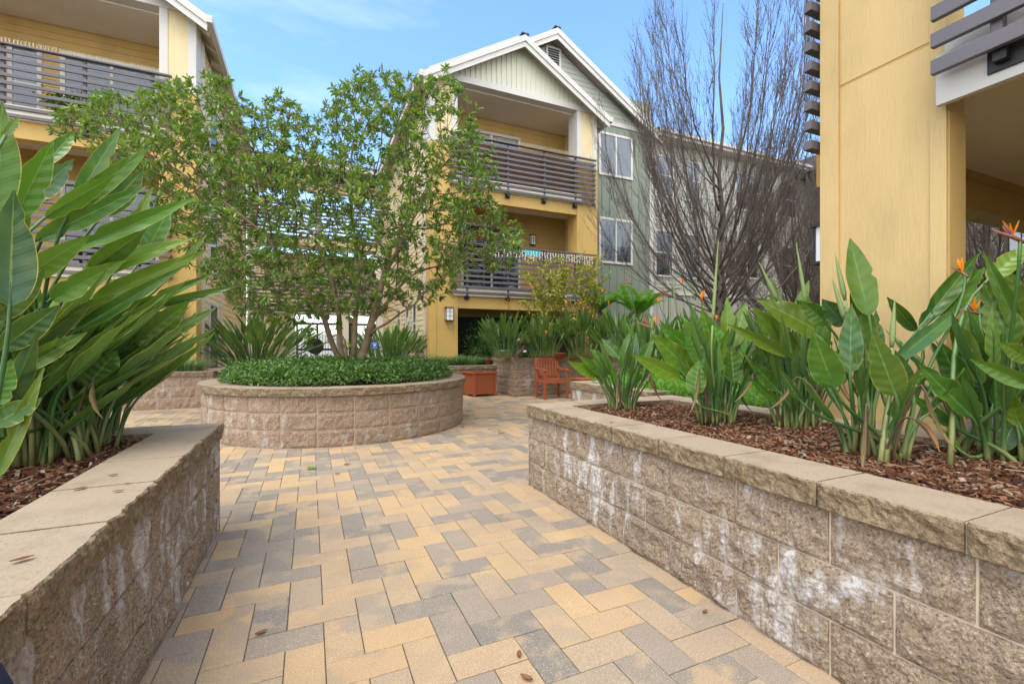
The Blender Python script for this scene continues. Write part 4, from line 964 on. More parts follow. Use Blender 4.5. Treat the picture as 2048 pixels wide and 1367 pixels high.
DM = [((1738, 632), (1700, 476), 58, 2.15, 2.2, {'fold': .25, 'roll': .35}), ((1738, 700), (1702, 572), 50, 2.2, 2.2, {'roll': .3}), ((1700, 746), (1703, 607), 46, 2.1, 2.1, {'fold': .12}), ((1668, 776), (1626, 662), 64, 2.05, 2.05, {'fold': .12}),
      ((1792, 792), (1744, 664), 62, 2.0, 2.0, {'fold': .12}), ((1752, 722), (1752, 620), 32, 2.2, 2.2), ((1782, 728), (1932, 608), 40, 2.15, 2.3, {'fold': .5, 'bend': -.04}), ((1838, 655), (1958, 506), 40, 2.4, 2.5, {'root': (1760, 930)}),
      ((1868, 632), (1970, 534), 52, 2.4, 2.5, {'root': (1770, 930), 'fold': .2}), ((1975, 560), (2062, 488), 44, 2.3, 2.3, {'root': (1900, 930)}), ((1832, 662), (1774, 594), 30, 2.4, 2.4, {'roll': -.4}), ((1690, 650), (1644, 598), 46, 2.3, 2.3),
      ((1655, 650), (1600, 600), 40, 2.5, 2.5), ((1600, 800), (1560, 740), 22, 2.2, 2.2, {'fold': .6}), ((1822, 775), (1790, 700), 30, 2.1, 2.1), ((1858, 748), (1800, 775), 18, 2.2, 2.1), ((1720, 790), (1745, 720), 34, 2.2, 2.2, {'roll': 1.0})]
bop('tall bird of paradise clump standing right in front of the yellow post', at(1742, 938, 2.2)*[1, 1, 0]+[0, 0, .675], 12, .66, (0, 0), .36, .12, (.26, .34), (.06, .08), DM, [(1932, 548, 2.3, 1.0, .9)], [(1690, 600, 1670, 506, 2.2), (1690, 640, 1664, 555, 2.15), (1783, 695, 1790, 593, 2.1)], seed=24, pr=.0085)
EM = [((2022, 692), (1968, 565), 64, 2.2, 2.25, {'fold': .2}), ((2062, 772), (1940, 718), 38, 1.8, 1.85, {'fold': .4}), ((2062, 722), (1998, 684), 36, 1.9, 1.9, {'fold': .3}), ((1942, 832), (1838, 728), 56, 2.1, 2.1, {'roll': .4}), ((1930, 792), (1880, 682), 52, 2.25, 2.25, {'roll': .2}),
      ((1905, 852), (1818, 786), 26, 2.15, 2.1, {'roll': -.4}), ((1922, 902), (1864, 839), 18, 2.1, 2.1, {'roll': .8}), ((2002, 902), (2034, 834), 36, 2.1, 2.1), ((2040, 852), (2006, 764), 38, 2.0, 2.0, {'roll': -.4}), ((1985, 812), (2006, 742), 34, 2.2, 2.2, {'roll': .6}),
      ((1968, 800), (1960, 730), 36, 2.25, 2.25), ((1915, 705), (1960, 575), 34, 2.4, 2.4, {'roll': .5}), ((2050, 690), (1965, 500), 34, 2.2, 2.2, {'fold': .6}), ((2040, 640), (2020, 540), 40, 2.4, 2.4), ((1960, 720), (1900, 640), 36, 2.3, 2.3, {'roll': .5}), ((1990, 760), (1945, 660), 44, 2.3, 2.3, {'roll': -.2})]
bop('crowded dark bird of paradise clump at the right edge with torn and browned leaves', at(2005, 938, 2.2)*[1, 1, 0]+[0, 0, .675], 32, .80, (0, 0), .42, .18, (.28, .38), (.06, .09), EM, [(1958, 625, 2.25, 2.6, .9), (2040, 478, 2.0, 2.4, 1.0)], (), seed=25, pr=.0085)
# --- rows in the bed beyond
for i, (px, py, d, h, n, ln, lab) in enumerate([(1300, 760, 6.9, 1.15, 60, -.02, 'leftmost in the row beyond the ferny bed, several orange flowers above it'), (1400, 760, 6.5, 1.15, 66, 0, 'beyond the ferny bed, below the big bare trunk'),
      (1500, 760, 6.2, 1.18, 66, 0, 'beyond the ferny bed, right of the big bare trunk'), (1590, 760, 6.4, 1.3, 60, 0, 'clump of upright leaves below the second bare tree'), (1350, 730, 8.6, 1.25, 60, 0, 'farther left of the big bare trunk, flowers against the green wall'),
      (1545, 730, 8.4, 1.35, 60, 0, 'more distant clump between the two bare trunks'), (1990, 760, 5.2, 1.1, 26, 0, 'clump seen through the porch opening at the right edge')]):
    c = at(px, py, d); c[2] = .62
    fl = {0: [(1262, 566, 6.6, 2.4, 1.3), (1296, 650, 6.3, 2, 1.3), (1312, 648, 6.3, 1, 1.3), (1337, 592, 6.8, 2.6, 1.3)], 1: [(1402, 598, 6.4, .5, 1.5), (1366, 568, 6.7, 1, 1.1), (1318, 604, 6.8, 1, 1.1)], 4: [(1432, 577, 8.2, 1, 1.4), (1410, 610, 8.2, 2, 1.2)], 2: [(1430, 640, 6.2, 0, 1)]}.get(i, [])
    bd = {1: [(1356, 640, 1338, 520, 6.4)], 0: [(1392, 600, 1372, 560, 6.6)]}.get(i, [])
    bop('bird of paradise '+lab, c, n, h, (ln, 0), .50, .32, (.38, .52), (.07, .10), (), fl, bd, mat='bop_lime' if i != 3 else 'bop', seed=40+i, nv=9, pr=.008)
# --- clumps on the taller planter behind the chair
for i, (px, d, h, n, mat, lab) in enumerate([(1012, 10.9, 1.15, 70, 'bop', 'over the corner of the taller planter, left of the pipe fitting'), (1085, 11.0, 1.15, 70, 'bop', 'directly behind the red garden chair'),
      (1165, 11.1, 1.25, 90, 'bop', 'dark and dense on the taller planter right of the chair'), (1235, 10.6, 1.25, 80, 'bop_lime', 'at the right end of the taller planter, orange flowers around it')]):
    c = at(px, 704, d); c[2] = .93
    fl = {0: [(1017, 606, 10.6, 2.4, 1.3), (1066, 576, 10.8, 2, 1.4)], 1: [(1067, 592, 10.8, 2, 1.4), (1092, 668, 10.4, 1, 1.1)], 2: [(1165, 610, 10.8, 2, 1.3), (1132, 608, 10.8, 1, 1.3), (1202, 640, 10.4, 2.5, 1.6)], 3: [(1218, 612, 10.2, 1, 1.3), (1205, 585, 10.2, 1, 1.1)]}[i]
    bop('bird of paradise '+lab, c, n, h, (0, 0), .52, .34, (.36, .50), (.11, .15), (), fl, (), mat=mat, seed=60+i, nv=9)
bop('dark spreading bird of paradise with one yellow flower left of the black gate', np.array([-1.25, 12.9, .5]), 170, 1.55, (0, 0), 1.0, .45, (.45, .65), (.11, .16), (), [(432, 638, 12.0, 2.6, 1.6), (480, 605, 12.2, 2, 1.4)], (), seed=70, nv=9)
bop('bright green bird of paradise between the round planter tree and the lantern post', np.array([1.95, 12.6, .5]), 150, 1.40, (0, 0), .72, .42, (.45, .62), (.09, .13), (), (), (), mat='bop_lime', seed=71, nv=9)

# ------------------------------------------------------------------ strappy grass, ferny growth, ground cover
def strap(label, c, n, L, spread, seed):
    random.seed(seed); m = MB(); c = np.asarray(c, float)
    for _ in range(n):
        a = random.uniform(0, 6.28); r_ = random.uniform(0, spread); b = c+np.array([math.cos(a)*r_, math.sin(a)*r_*.6, 0]); l = L*random.uniform(.5, 1.1)
        o = np.array([math.cos(a+random.gauss(0, .5)), math.sin(a+random.gauss(0, .5)), 0]); k = random.uniform(.35, 1.1); s = np.array([-o[1], o[0], 0])
        P = []
        for t in np.linspace(0, 1, 6):
            p = b + o*l*k*t*(.4+.6*t) + np.array([0, 0, l*(t*1.0 - t*t*random.uniform(.55, .75))*1.1]); w = .0065*(1-t**2)+.001
            P.append([p-s*w, p+s*w])
        m.grid(np.array(P))
    return m.build('strap_grass', M['grass_blade'], None, True, label, 'plant', 'strappy grass clumps', origin=c)
for i, (c, n, L, sp, lab) in enumerate([((-2.35, 11.1, .66), 380, .68, .35, 'strappy grass tuft at the right end of the left planter, taller blades'), ((-3.2, 11.15, .66), 380, .62, .4, 'strappy grass tuft further left on the left planter, partly behind the big leaves'),
        ((-4.2, 11.15, .66), 260, .6, .4, 'leftmost strappy grass tuft, glimpsed between the near leaves'), ((3.35, 11.4, .66), 360, .66, .3, 'strappy grass tuft below the lantern post, pale arching blades'), ((3.95, 11.4, .66), 320, .62, .28, 'strappy grass tuft above the redwood planter box')]):
    strap(lab, c, n, L, sp, 80+i)
def leaf_cloud(P, D, L, W, nn=None):
    """vectorised little folded leaves: positions P, directions D"""
    n = len(P); D = nrm(D); up = rng.normal(0, .45, (n, 3))+[0, 0, 1]; N = nrm(up - D*(up*D).sum(1, keepdims=True)); S = np.cross(D, N)
    L = np.broadcast_to(L, (n,))[:, None]; W = np.broadcast_to(W, (n,))[:, None]
    v = np.stack([P, P+D*L*.35-N*L*.02, P+D*L*.72-N*L*.03, P+D*L-N*L*.12, P+D*L*.3+S*W*.46+N*W*.16, P+D*L*.66+S*W*.42+N*W*.12, P+D*L*.3-S*W*.46+N*W*.16, P+D*L*.66-S*W*.42+N*W*.12], 1)
    b = np.arange(n)[:, None]*8
    t = np.concatenate([b+[0, 1, 4], b+[2, 3, 5], b+[0, 6, 1], b+[2, 7, 3]]); q = np.concatenate([b+[1, 2, 5, 4], b+[1, 6, 7, 2]])
    return v.reshape(-1, 3), [t, q]
def cover(label, n, fn, L, mat, name='ground_cover', cat='ground cover', up=(.2, 1.0), W=.42):
    P = np.array([fn() for _ in range(n)]); a = rng.uniform(0, 6.283, n); e = rng.uniform(*up, n)
    D = np.stack([np.cos(a)*np.cos(e), np.sin(a)*np.cos(e), np.sin(e)], 1); l = rng.uniform(.6, 1.3, n)*L
    m = MB(); m.add(*leaf_cloud(P, D, l, l*W)); return m.build(name, M[mat], None, False, label, cat, kind='stuff')
def f_ring():
    while 1:
        x, y = random.uniform(-1.66, 1.66), random.uniform(-1.66, 1.66); r_ = math.hypot(x, y)
        if r_ < 1.70: break
    e = min(1, (1.76-r_)/.20); top = .17+.08*(1-(r_/1.7)**2)+.09*noise.noise(Vector((x*2.2, y*2.2, 0)))+.08*noise.noise(Vector((x*6, y*6, 3)))
    return (RC[0]+x, RC[1]+y, .68+max(.02, (top+.05)*e)*random.uniform(.2, 1)**.5+(random.random()**8)*.10)
random.seed(5)
cover('glossy low ground cover filling the round planter under the tree', 36000, f_ring, .050, 'cover_leaf')
for (x, y) in [(RC[0]-.45, RC[1]-1.0), (RC[0]+.28, RC[1]-.9), (RC[0]-.95, RC[1]-.8)]:
    pass
def f_fern():
    x, y = random.uniform(3.5, 9.3), random.uniform(2.5, 5.25)
    return (x, y, .62+(.20+.12*noise.noise(Vector((x*1.7, y*1.7, 0))))*random.uniform(.1, 1))
cover('bright green feathery growth filling the bed beyond the right planter', 42000, f_fern, .06, 'fern_leaf', 'ferny_growth', 'ground cover', (-.3, 1.2), .16)
def f_bed():
    x, y = random.uniform(6.5, 13.5), random.uniform(5.7, 8.3); return (x, y, .6+(.22+.1*noise.noise(Vector((x, y, 4))))*random.uniform(.1, 1))
cover('dark low undergrowth between the paddle leaved clumps of the far bed', 14000, f_bed, .075, 'shrub_leaf', 'undergrowth')
def bush(label, c, r, n, L, mat, h=None, group=None, cat='shrub', name='shrub', stems=7, W=.4):
    c = np.asarray(c, float); h = h or r*2
    t = empty(name, c, 0, label, cat, group); s = MB(); P = []
    cl = [(rng.normal(0, .5, 3)*[r, r, h*.28]+[0, 0, h*.55]) for _ in range(22)]
    for k in range(n):
        q = cl[k % 22]; p = q + rng.normal(0, 1, 3)*[r*.22, r*.22, h*.12]; P.append(p)
    P = np.array(P); P[:, 2] = np.clip(P[:, 2], .03, None); D = P*[1, 1, .3]+rng.normal(0, .35, P.shape)
    m = MB(); l = rng.uniform(.6, 1.25, len(P))*L; m.add(*leaf_cloud(P, D, l, l*W)); m.build('foliage', M[mat], t)
    for q in cl[:stems*2]: s.tube(qbez(np.zeros(3), q*[.3, .3, .7], q, 6), np.linspace(.014, .004, 6), 5)
    s.build('stem', M['stem_brown'], t); return t
bush('dark leafy shrub filling the porch opening right of the lantern post', (4.6, 12.2, .1), .55, 3400, .075, 'shrub_leaf', 2.0)
bush('dark rounded shrub in the porch opening behind the corner paddle leaves', (5.7, 12.1, .1), .5, 2600, .075, 'shrub_leaf', 1.6)
bush('potted shrub with small leaves standing low behind the grass tuft', (4.35, 11.9, .6), .28, 1300, .06, 'shrub_leaf', .75)
bush('dark fern like shrub at the foot of the lantern post on its left', (2.35, 13.2, .4), .35, 1600, .07, 'shrub_leaf', 1.3)
def yshrub():
    c = at(1128, 690, 11.5); c[2] = .93
    t = empty('flowering_shrub', c, 0, 'leggy yellowing shrub with a few purple flowers in front of the second balcony', 'shrub')
    s = MB(); P = []; D = []; fl = MB()
    for k in range(46):
        px = random.uniform(1045, 1215); py = random.uniform(512, 655)*1.0 + (abs(px-1128)*.25 if random.random() < .6 else 0)
        e = at(px, min(py, 670), 11.5+random.uniform(-.5, .5))-c; mid = e*[.4, .4, .6]+rng.normal(0, .06, 3)
        Q = qbez(np.zeros(3), mid, e, 8); s.tube(Q, np.linspace(.011, .003, 8), 4)
        for j in range(85):
            w = Q[random.randint(5, 7)]+rng.normal(0, .055, 3); P.append(w); D.append(rng.normal(0, 1, 3)+[0, 0, -.3])
        if k % 9 == 0:
            for j in range(6): a = j; P2 = e+np.array([math.cos(a), math.sin(a), .2])*.02; fl.add(*leaf_cloud(np.array([e]), np.array([[math.cos(a), math.sin(a), .4]]), .06, .04))
    m = MB(); m.add(*leaf_cloud(np.array(P), np.array(D), rng.uniform(.07, .12, len(P)), rng.uniform(.03, .045, len(P)))); m.build('foliage', M['yellow_leaf'], t); s.build('stem', M['stem_brown'], t); fl.build('purple_flower', M['purple'], t)
yshrub()
def fern(label, c, n, L, seed):
    random.seed(seed); c = np.asarray(c, float); t = empty('tree_fern', c, 0, label, 'fern', 'tree ferns by the green wall'); m = MB(); rb = MB()
    tr = MB(); tr.tube([c*0, np.array([0, 0, 1.45])], [.07, .05], 8); tr.build('trunk', M['bark_grey'], t)
    for k in range(n):
        a = k*6.283/n+random.uniform(-.2, .2); o = np.array([math.cos(a), math.sin(a), 0]); s = np.array([-o[1], o[0], 0]); b = np.array([0, 0, 1.45]); l = L*random.uniform(.8, 1.1); up = random.uniform(.85, 1.35)
        Q = np.array([b+o*l*q*(.55+.45*q)+np.array([0, 0, l*(up*q-.50*q*q)]) for q in np.linspace(0, 1, 46)]); rb.tube(Q, np.linspace(.006, .002, 46), 4)
        for i in range(2, 46):
            w = l*.26*math.sin(math.pi*(i/46)**.8)**.7+.01
            for sg in (-1, 1): m.add(*leaf_cloud(np.array([Q[i], Q[i]*.5+Q[i-1]*.5]), np.array([s*sg+o*.35+[0, 0, -.05]]*2), w, .013))
    m.build('frond', M['fern_leaf'], t); rb.build('rib', M['petiole'], t, attr=True)
c = at(1200, 700, 12.0); c[2] = .7; fern('feathery bright tree fern left of the two, against the yellow corner post', c, 8, .85, 1)
c = at(1275, 700, 11.5); c[2] = .55; fern('feathery bright tree fern right of the other, against the green wall', c, 9, 1.0, 2)
# ------------------------------------------------------------------ the round planter's tree
def crown_tree():
    random.seed(3); r3 = np.random.default_rng(3)
    sk = [[(693, 738), (672, 708), (660, 677), (650, 640), (640, 612), (612, 580), (592, 556), (562, 508), (540, 478)],
          [(694, 738), (686, 730), (679, 682), (678, 622), (668, 575), (650, 520), (628, 470)],
          [(697, 738), (693, 725), (691, 677), (683, 668), (669, 661)],
          [(703, 738), (704, 715), (710, 690), (710, 642), (713, 612), (718, 560), (712, 500), (706, 440)],
          [(710, 738), (718, 722), (732, 699), (740, 650), (750, 619), (760, 590), (766, 548), (790, 512), (812, 462)],
          [(748, 640), (754, 629), (779, 600), (800, 570), (830, 545)],
          [(743, 670), (751, 653), (768, 652), (782, 642), (799, 625), (830, 610)]]
    dd = [(7.2, 6.5), (7.25, 7.7), (7.1, 7.1), (7.3, 6.9), (7.2, 7.3), (7.2, 7.6), (7.2, 6.9)]
    base = at(702, 738, 7.2); base[2] = .66
    N = []; par = []; skr = []
    RB = [.052, .056, .030, .048, .072, .036, .024]
    for q, (a, b), rb_ in zip(sk, dd, RB):
        pts = [at(px, py, a+(b-a)*(i/(len(q)-1))) for i, (px, py) in enumerate(q)]
        dense = [pts[0]]
        for u, v in zip(pts[:-1], pts[1:]):
            k = max(1, int(np.linalg.norm(v-u)/.14))
            for j in range(k): dense.append(u+(v-u)*(j+1)/k)
        prev = -1
        if q[0][1] < 700:   # side branch: join nearest existing node
            prev = int(np.argmin(np.linalg.norm(np.array(N)-dense[0], axis=1))); dense = dense[1:]
        for ii, p in enumerate(dense): N.append(p); par.append(prev); prev = len(N)-1; skr.append(rb_*(1-.68*ii/len(dense)))
    nsk = len(N)
    top = [(110, 232), (160, 205), (200, 190), (260, 190), (300, 168), (360, 165), (410, 150), (440, 148), (470, 190), (500, 225), (520, 212), (555, 185), (575, 195), (600, 212), (640, 245), (668, 165), (690, 158), (720, 150), (750, 135), (808, 138), (850, 150), (900, 142), (925, 150), (945, 205), (960, 270), (985, 335), (990, 390), (1030, 450), (1040, 490)]
    bot = [(110, 262), (160, 290), (200, 320), (260, 350), (300, 375), (340, 470), (400, 545), (430, 585), (480, 630), (560, 650), (640, 655), (700, 625), (760, 625), (800, 615), (850, 610), (900, 600), (940, 545), (1000, 545), (1030, 520), (1040, 495)]
    tx, ty = zip(*top); bx, by = zip(*bot); A = []
    while len(A) < 4200:
        px = random.uniform(112, 1040); y0, y1 = np.interp(px, tx, ty), np.interp(px, bx, by)
        v = random.random(); py = y0+(y1-y0)*v
        if 560 < px < 760 and 270 < py < 480 and random.random() < .15: continue
        if px > 840 and random.random() < .42: continue
        if px < 430 and random.random() < .42: continue
        cx = (px-620)/500; half = 1.9*math.sqrt(max(.05, 1-cx*cx))*math.sqrt(max(.08, 1-(2*v-1)**2*.8))
        A.append(at(px, py, 7.15+random.uniform(-1, 1)*half - (.5 if px < 300 else 0)))
    A = np.array(A); N = [np.array(n) for n in N]; alive = np.ones(len(A), bool); step = .13
    start_kill = .17; nn = np.array(N); near = np.full(len(A), 1e9); ni = np.zeros(len(A), int)
    def upd(i0):
        nonlocal near, ni
        blk = np.array(N[i0:]); d = np.linalg.norm(A[:, None]-blk[None], axis=2); j = d.argmin(1); dm = d[np.arange(len(A)), j]
        m = dm < near; near[m] = dm[m]; ni[m] = j[m]+i0
    upd(0)
    for it in range(90):
        act = alive & (near < 3.5)
        if not act.any(): break
        i0 = len(N); g = {}
        for a in np.where(act)[0]: g.setdefault(ni[a], []).append(a)
        for k, L in g.items():
            d = nrm((A[L]-N[k])); s = nrm(d.sum(0)+r3.normal(0, .25, 3)); p = N[k]+s*step
            N.append(p); par.append(int(k))
        upd(i0); alive &= near > start_kill
        if len(N) > 9000: break
    N = np.array(N); par = np.array(par); n = len(N)
    ch = [[] for _ in range(n)]
    for i, p in enumerate(par):
        if p >= 0: ch[p].append(i)
    rad = np.zeros(n); E = 2.45
    for i in range(n-1, -1, -1): rad[i] = .0036 if not ch[i] else sum(rad[c]**E for c in ch[i])**(1/E)
    rad = np.minimum(rad*.80+.0012, .05)
    for k in range(nsk): rad[k] = max(rad[k], skr[k])
    t = empty('multi_trunk_tree', base, 0, 'evergreen tree with several slender tan trunks rising from the round planter', 'tree')
    tk, tw = MB(), MB(); seen = set()
    def walk(i, start):
        chain = [start, i] if start >= 0 else [i]
        while ch[i]:
            c = sorted(ch[i], key=lambda k: -rad[k]); 
            for k in c[1:]: stack.append((k, i))
            i = c[0]; chain.append(i)
        return chain
    stack = [(i, -1) for i in range(n) if par[i] < 0]
    while stack:
        i, s0 = stack.pop(); c = walk(i, s0)
        if len(c) < 2: continue
        P = N[c].copy()
        if len(P) > 4: P[1:-1] = P[1:-1]*.5+(P[:-2]+P[2:])*.25
        r_ = rad[c].copy()
        if s0 >= 0: r_[0] = min(r_[0], r_[1]*1.25)
        (tk if r_.max() > .014 else tw).tube(P, r_, 8 if r_.max() > .014 else 4)
    # whorls of leaves at twig ends
    P = []; D = []; L = []; W = []
    ends = [(i, N[i], nrm(N[i]-N[par[i]])) for i in range(n) if not ch[i]]
    for i in range(nsk, n):
        if rad[i] < .014 and random.random() < .74:
            d = nrm(N[i]-N[par[i]]); d = nrm(d*.5+r3.normal(0, .6, 3)+[0, 0, .25]); l = random.uniform(.06, .17); e = N[i]+d*l
            tw.tube([N[i], N[i]+d*l*.5+r3.normal(0, .01, 3), e], [.0035, .003, .0025], 4); ends.append((-1, e, d))
    for i, pe, d in ends:
        tip = True; k = random.randint(8, 12)
        a0 = random.random()*6.28; u = nrm(np.cross(d, [0.3, .2, 1])); v = np.cross(d, u)
        dn = random.uniform(-.75, .35)
        for j in range(k):
            a = a0+j*2.4; sp = random.uniform(.75, 1.35)
            dr = d*math.cos(sp)+(u*math.cos(a)+v*math.sin(a))*math.sin(sp)+np.array([0, 0, dn])
            l = random.uniform(.070, .118)*(.8 if not tip else 1); P.append(pe+d*random.uniform(-.035, .02)); D.append(dr); L.append(l); W.append(l*random.uniform(.27, .35))
    m = MB(); m.add(*leaf_cloud(np.array(P), np.array(D), np.array(L), np.array(W))); m.build('crown', M['tree_leaf'], t)
    tk.build('trunk', M['bark'], t, True); tw.build('twigs', M['stem_brown'], t, True)
    print('tree nodes', n, 'leaves', len(P))
    for c in t.children: c.location = tuple(-base)
crown_tree()

# ------------------------------------------------------------------ bare ascending trees
def bare_tree():
    random.seed(9); r9 = np.random.default_rng(9)
    t = empty('bare_tree', (0, 0, 0)); tk, lb, tw = MB(), MB(), MB(); BP = []; BD = []
    tr = np.array([[0, 0, 0], [.02, 0, .6], [.0, .02, 1.3], [.06, 0, 2.0], [.0, .05, 2.8], [.11, .0, 3.6], [.04, .04, 4.5], [.12, 0, 5.5], [.06, .05, 6.6], [.16, .03, 8.2]])
    tk.tube(tr, [.165, .135, .125, .115, .08, .055, .04, .03, .02, .008], 10); tk.build('trunk', M['bark_grey'], t, True)
    for i in range(58):
        f = i/57; z0 = 1.3+1.7*f**1.1 if i < 46 else random.uniform(2.5, 4.5); a = i*2.39996+random.uniform(-.3, .3)
        rr = 2.7*math.sqrt(1-f*.75)*random.uniform(.75, 1.05); ze = 3.3+6.2*(1-(rr/2.95)**2)+random.uniform(-.6, .4)
        o = np.array([math.cos(a), math.sin(a), 0]); b = np.array([0, 0, z0])*1.0; e = o*rr+[0, 0, ze]
        c1 = b+o*rr*.62+[0, 0, (ze-z0)*.20]; c2 = b+o*rr*.98+[0, 0, (ze-z0)*.55]
        Q = cbez(b, c1, c2, e, 16); Q[1:] += np.cumsum(r9.normal(0, .020, (15, 3)), 0); r0 = random.uniform(.013, .029)
        lb.tube(Q, np.linspace(r0, .004, 16), 5)
        tg = nrm(np.gradient(Q, axis=0))
        for j in range(28):
            s = random.uniform(.12, .97); k = min(14, int(s*15)); p = Q[k]+(Q[k+1]-Q[k])*random.random(); d = tg[k]
            w = nrm(r9.normal(0, 1, 3)+o*.5); d2 = nrm(d+w*random.uniform(.35, .65)); l = random.uniform(.5, 1.25)*(1.15-s*.65)
            mid = p+d2*l*.5; en = mid+nrm(d2*.55+np.array([0, 0, .8])+o*.08)*l*.55
            q = qbez(p, mid, en, 6); tw.tube(q, np.linspace(.0048, .0017, 6), 3, False)
            for m in range(7):
                kk = random.randint(1, 5); pp = q[kk]; w = nrm(r9.normal(0, 1, 3)); dd = nrm(nrm(q[5]-q[3])+w*.55+[0, 0, .25]); ll = random.uniform(.12, .38)
                tw.tube([pp, pp+dd*ll*.5, pp+dd*ll+[0, 0, ll*.12]], [.0029, .0022, .0012], 3, False)
                for z in range(3): BP.append(pp+dd*ll*random.random()); BD.append(dd+r9.normal(0, .3, 3))
    lb.build('limbs', M['twig'], t, True); 
    bm = MB(); bm.add(*leaf_cloud(np.array(BP), np.array(BD), .022, .009)); tw.v += bm.v; tw.a += bm.a; tw.f += [q+tw.n for q in bm.f]; tw.n += bm.n
    tw.build('twigs', M['twig'], t, True)
    return t
bt0 = bare_tree()
spots = [(1438, 9.6, 0, 1.0, 'largest bare tree, its dark trunk rising in front of the greige windows'), (1592, 12.4, 1.9, .80, 'smaller bare tree just left of the tall yellow post'), (1975, 9.6, 3.3, .95, 'bare tree seen beneath the porch beam at the right edge'),
         (2090, 12.0, 4.1, .9, 'farther bare tree behind the one beneath the porch beam'), (1700, 14.5, 5.0, .85, 'bare tree hidden mostly behind the yellow post, its twigs beside the far building')]
for i, (px, d, rz, sc, lab) in enumerate(spots):
    p = at(px, 700, d); p[2] = .35 if i == 0 else .2
    if i == 0: o = bt0
    else:
        o = bt0.copy(); col.objects.link(o)
        for ch_ in bt0.children: c = ch_.copy(); col.objects.link(c); c.parent = o
    o.location = tuple(p); o.rotation_euler = (0, 0, rz); o.scale = (sc, sc, sc); tag(o, lab, 'tree', 'bare ascending trees')

# ------------------------------------------------------------------ furniture and fittings
def chair():
    t = empty('garden_armchair', (5.15, 9.26, .004), R(-2), 'red stained slatted wooden armchair in front of the taller planter', 'chair'); m = M['redwood']
    for x in (-.285, .285):
        q = MB(); q.box(x-.025, x+.025, -.245, -.19, 0, .63); q.build('leg', m, t, bevel=.004)
        q = MB(); q.bar((x, .215, 0), (x, .20, .42), .05, .055, (0, 1, 0)); q.bar((x, .20, .42), (x, .285, .93), .048, .052, (0, 1, 0)); q.build('leg', m, t, bevel=.004)
        q = MB(); q.box(x-.022, x+.022, -.188, .19, .36, .42); q.box(x-.015, x+.015, -.188, .19, .12, .155); q.build('side_rail', m, t, bevel=.003)
        q = MB(); P = [(x-.035, -.28, .632), (x-.035, -.2, .652), (x-.035, -.05, .648), (x-.035, .1, .655), (x-.035, .235, .68), (x-.035, .235, .708), (x-.035, .1, .683), (x-.035, -.05, .676), (x-.035, -.2, .682), (x-.035, -.285, .664)]
        q.poly(P, (.07, 0, 0)); q.build('armrest', m, t, bevel=.004)
    q = MB(); q.box(-.262, .262, -.24, -.205, .36, .42); q.build('front_rail', m, t, bevel=.004)
    q = MB()
    for k in range(6): y = -.235+k*.075; z = .428-.016*math.sin(k/5*math.pi); q.box(-.262, .262, y, y+.060, z, z+.018)
    q.build('seat', m, t, bevel=.003)
    q = MB(); q.bar((-.262, .272, .885), (.262, .272, .885), .028, .085, (0, -.17, 1)); q.bar((-.262, .213, .50), (.262, .213, .50), .026, .05, (0, -.17, 1)); ba = q.build('backrest', m, t, bevel=.004)
    for k in range(7): x = -.225+k*.075; q = MB(); q.bar((x, .215, .52), (x, .266, .85), .012, .042, (0, 1, 0)) if False else q.obox(((x), .2405, .685), (1, 0, 0), nrm(np.array([0, .051, .33])), nrm(np.array([0, -.33, .051])), .021, .167, .006); q.build('back_slat', m, ba)
chair()
c0 = bpy.data.objects['garden_armchair']; c1 = c0.copy(); col.objects.link(c1); p = at(2042, 622, 7.6); c1.location = (p[0], p[1], .9); c1['label'] = 'red wooden armchair glimpsed through the leaves at the far right edge'
for ch_ in c0.children:
    c_ = ch_.copy(); col.objects.link(c_); c_.parent = c1
    for g_ in ch_.children: d_ = g_.copy(); col.objects.link(d_); d_.parent = c_
for o_ in (c0, c1): o_['group'] = 'red wooden armchairs'
g = MB(); g.box(p[0]-1.5, p[0]+3, p[1]-1.0, p[1]+1.5, 0, .895); g.build('terrace', M['cap'], kind='structure')
def redbox():
    t = empty('planter_box', (3.80, 10.50, .004), R(9), 'square redwood planter box standing between the round planter and the taller one', 'planter box'); m = M['redwood']; w = .285; h = .58
    for x in (-w, w):
        for y in (-w, w): q = MB(); q.box(x-.03, x+.03, y-.03, y+.03, 0, h-.035); q.build('leg', m, t, bevel=.003)
    for k in range(4):
        q = MB(); a = k*math.pi/2; c, s = math.cos(a), math.sin(a); A = lambda x, y, z: np.array([x*c-y*s, x*s+y*c, z])
        ax, ay, az = A(1, 0, 0), A(0, 1, 0), np.array([0, 0, 1.])
        for j in range(9): q.obox(A(-w+.055+j*.0565, -w, .27), ax, ay, az, .0265, .008, .17)
        q.obox(A(0, -w+.002, .075), ax, ay, az, w-.031, .016, .025); q.obox(A(0, -w+.002, .475), ax, ay, az, w-.031, .016, .035); q.obox(A(0, -w+.004, .53), ax, ay, az, w-.031, .01, .018)
        q.build('side_panel', m, t, bevel=.002)
    q = MB(); q.box(-w-.045, w+.045, -w-.045, -w+.04, h-.033, h); q.box(-w-.045, w+.045, w-.04, w+.045, h-.033, h); q.box(-w-.045, -w+.04, -w+.041, w-.041, h-.033, h-.001); q.box(w-.04, w+.045, -w+.041, w-.041, h-.033, h-.001); q.build('rim', m, t, bevel=.004)
    q = MB(); q.box(-w+.02, w-.02, -w+.02, w-.02, .40, .44); q.build('soil', M['soil'], t)
redbox()
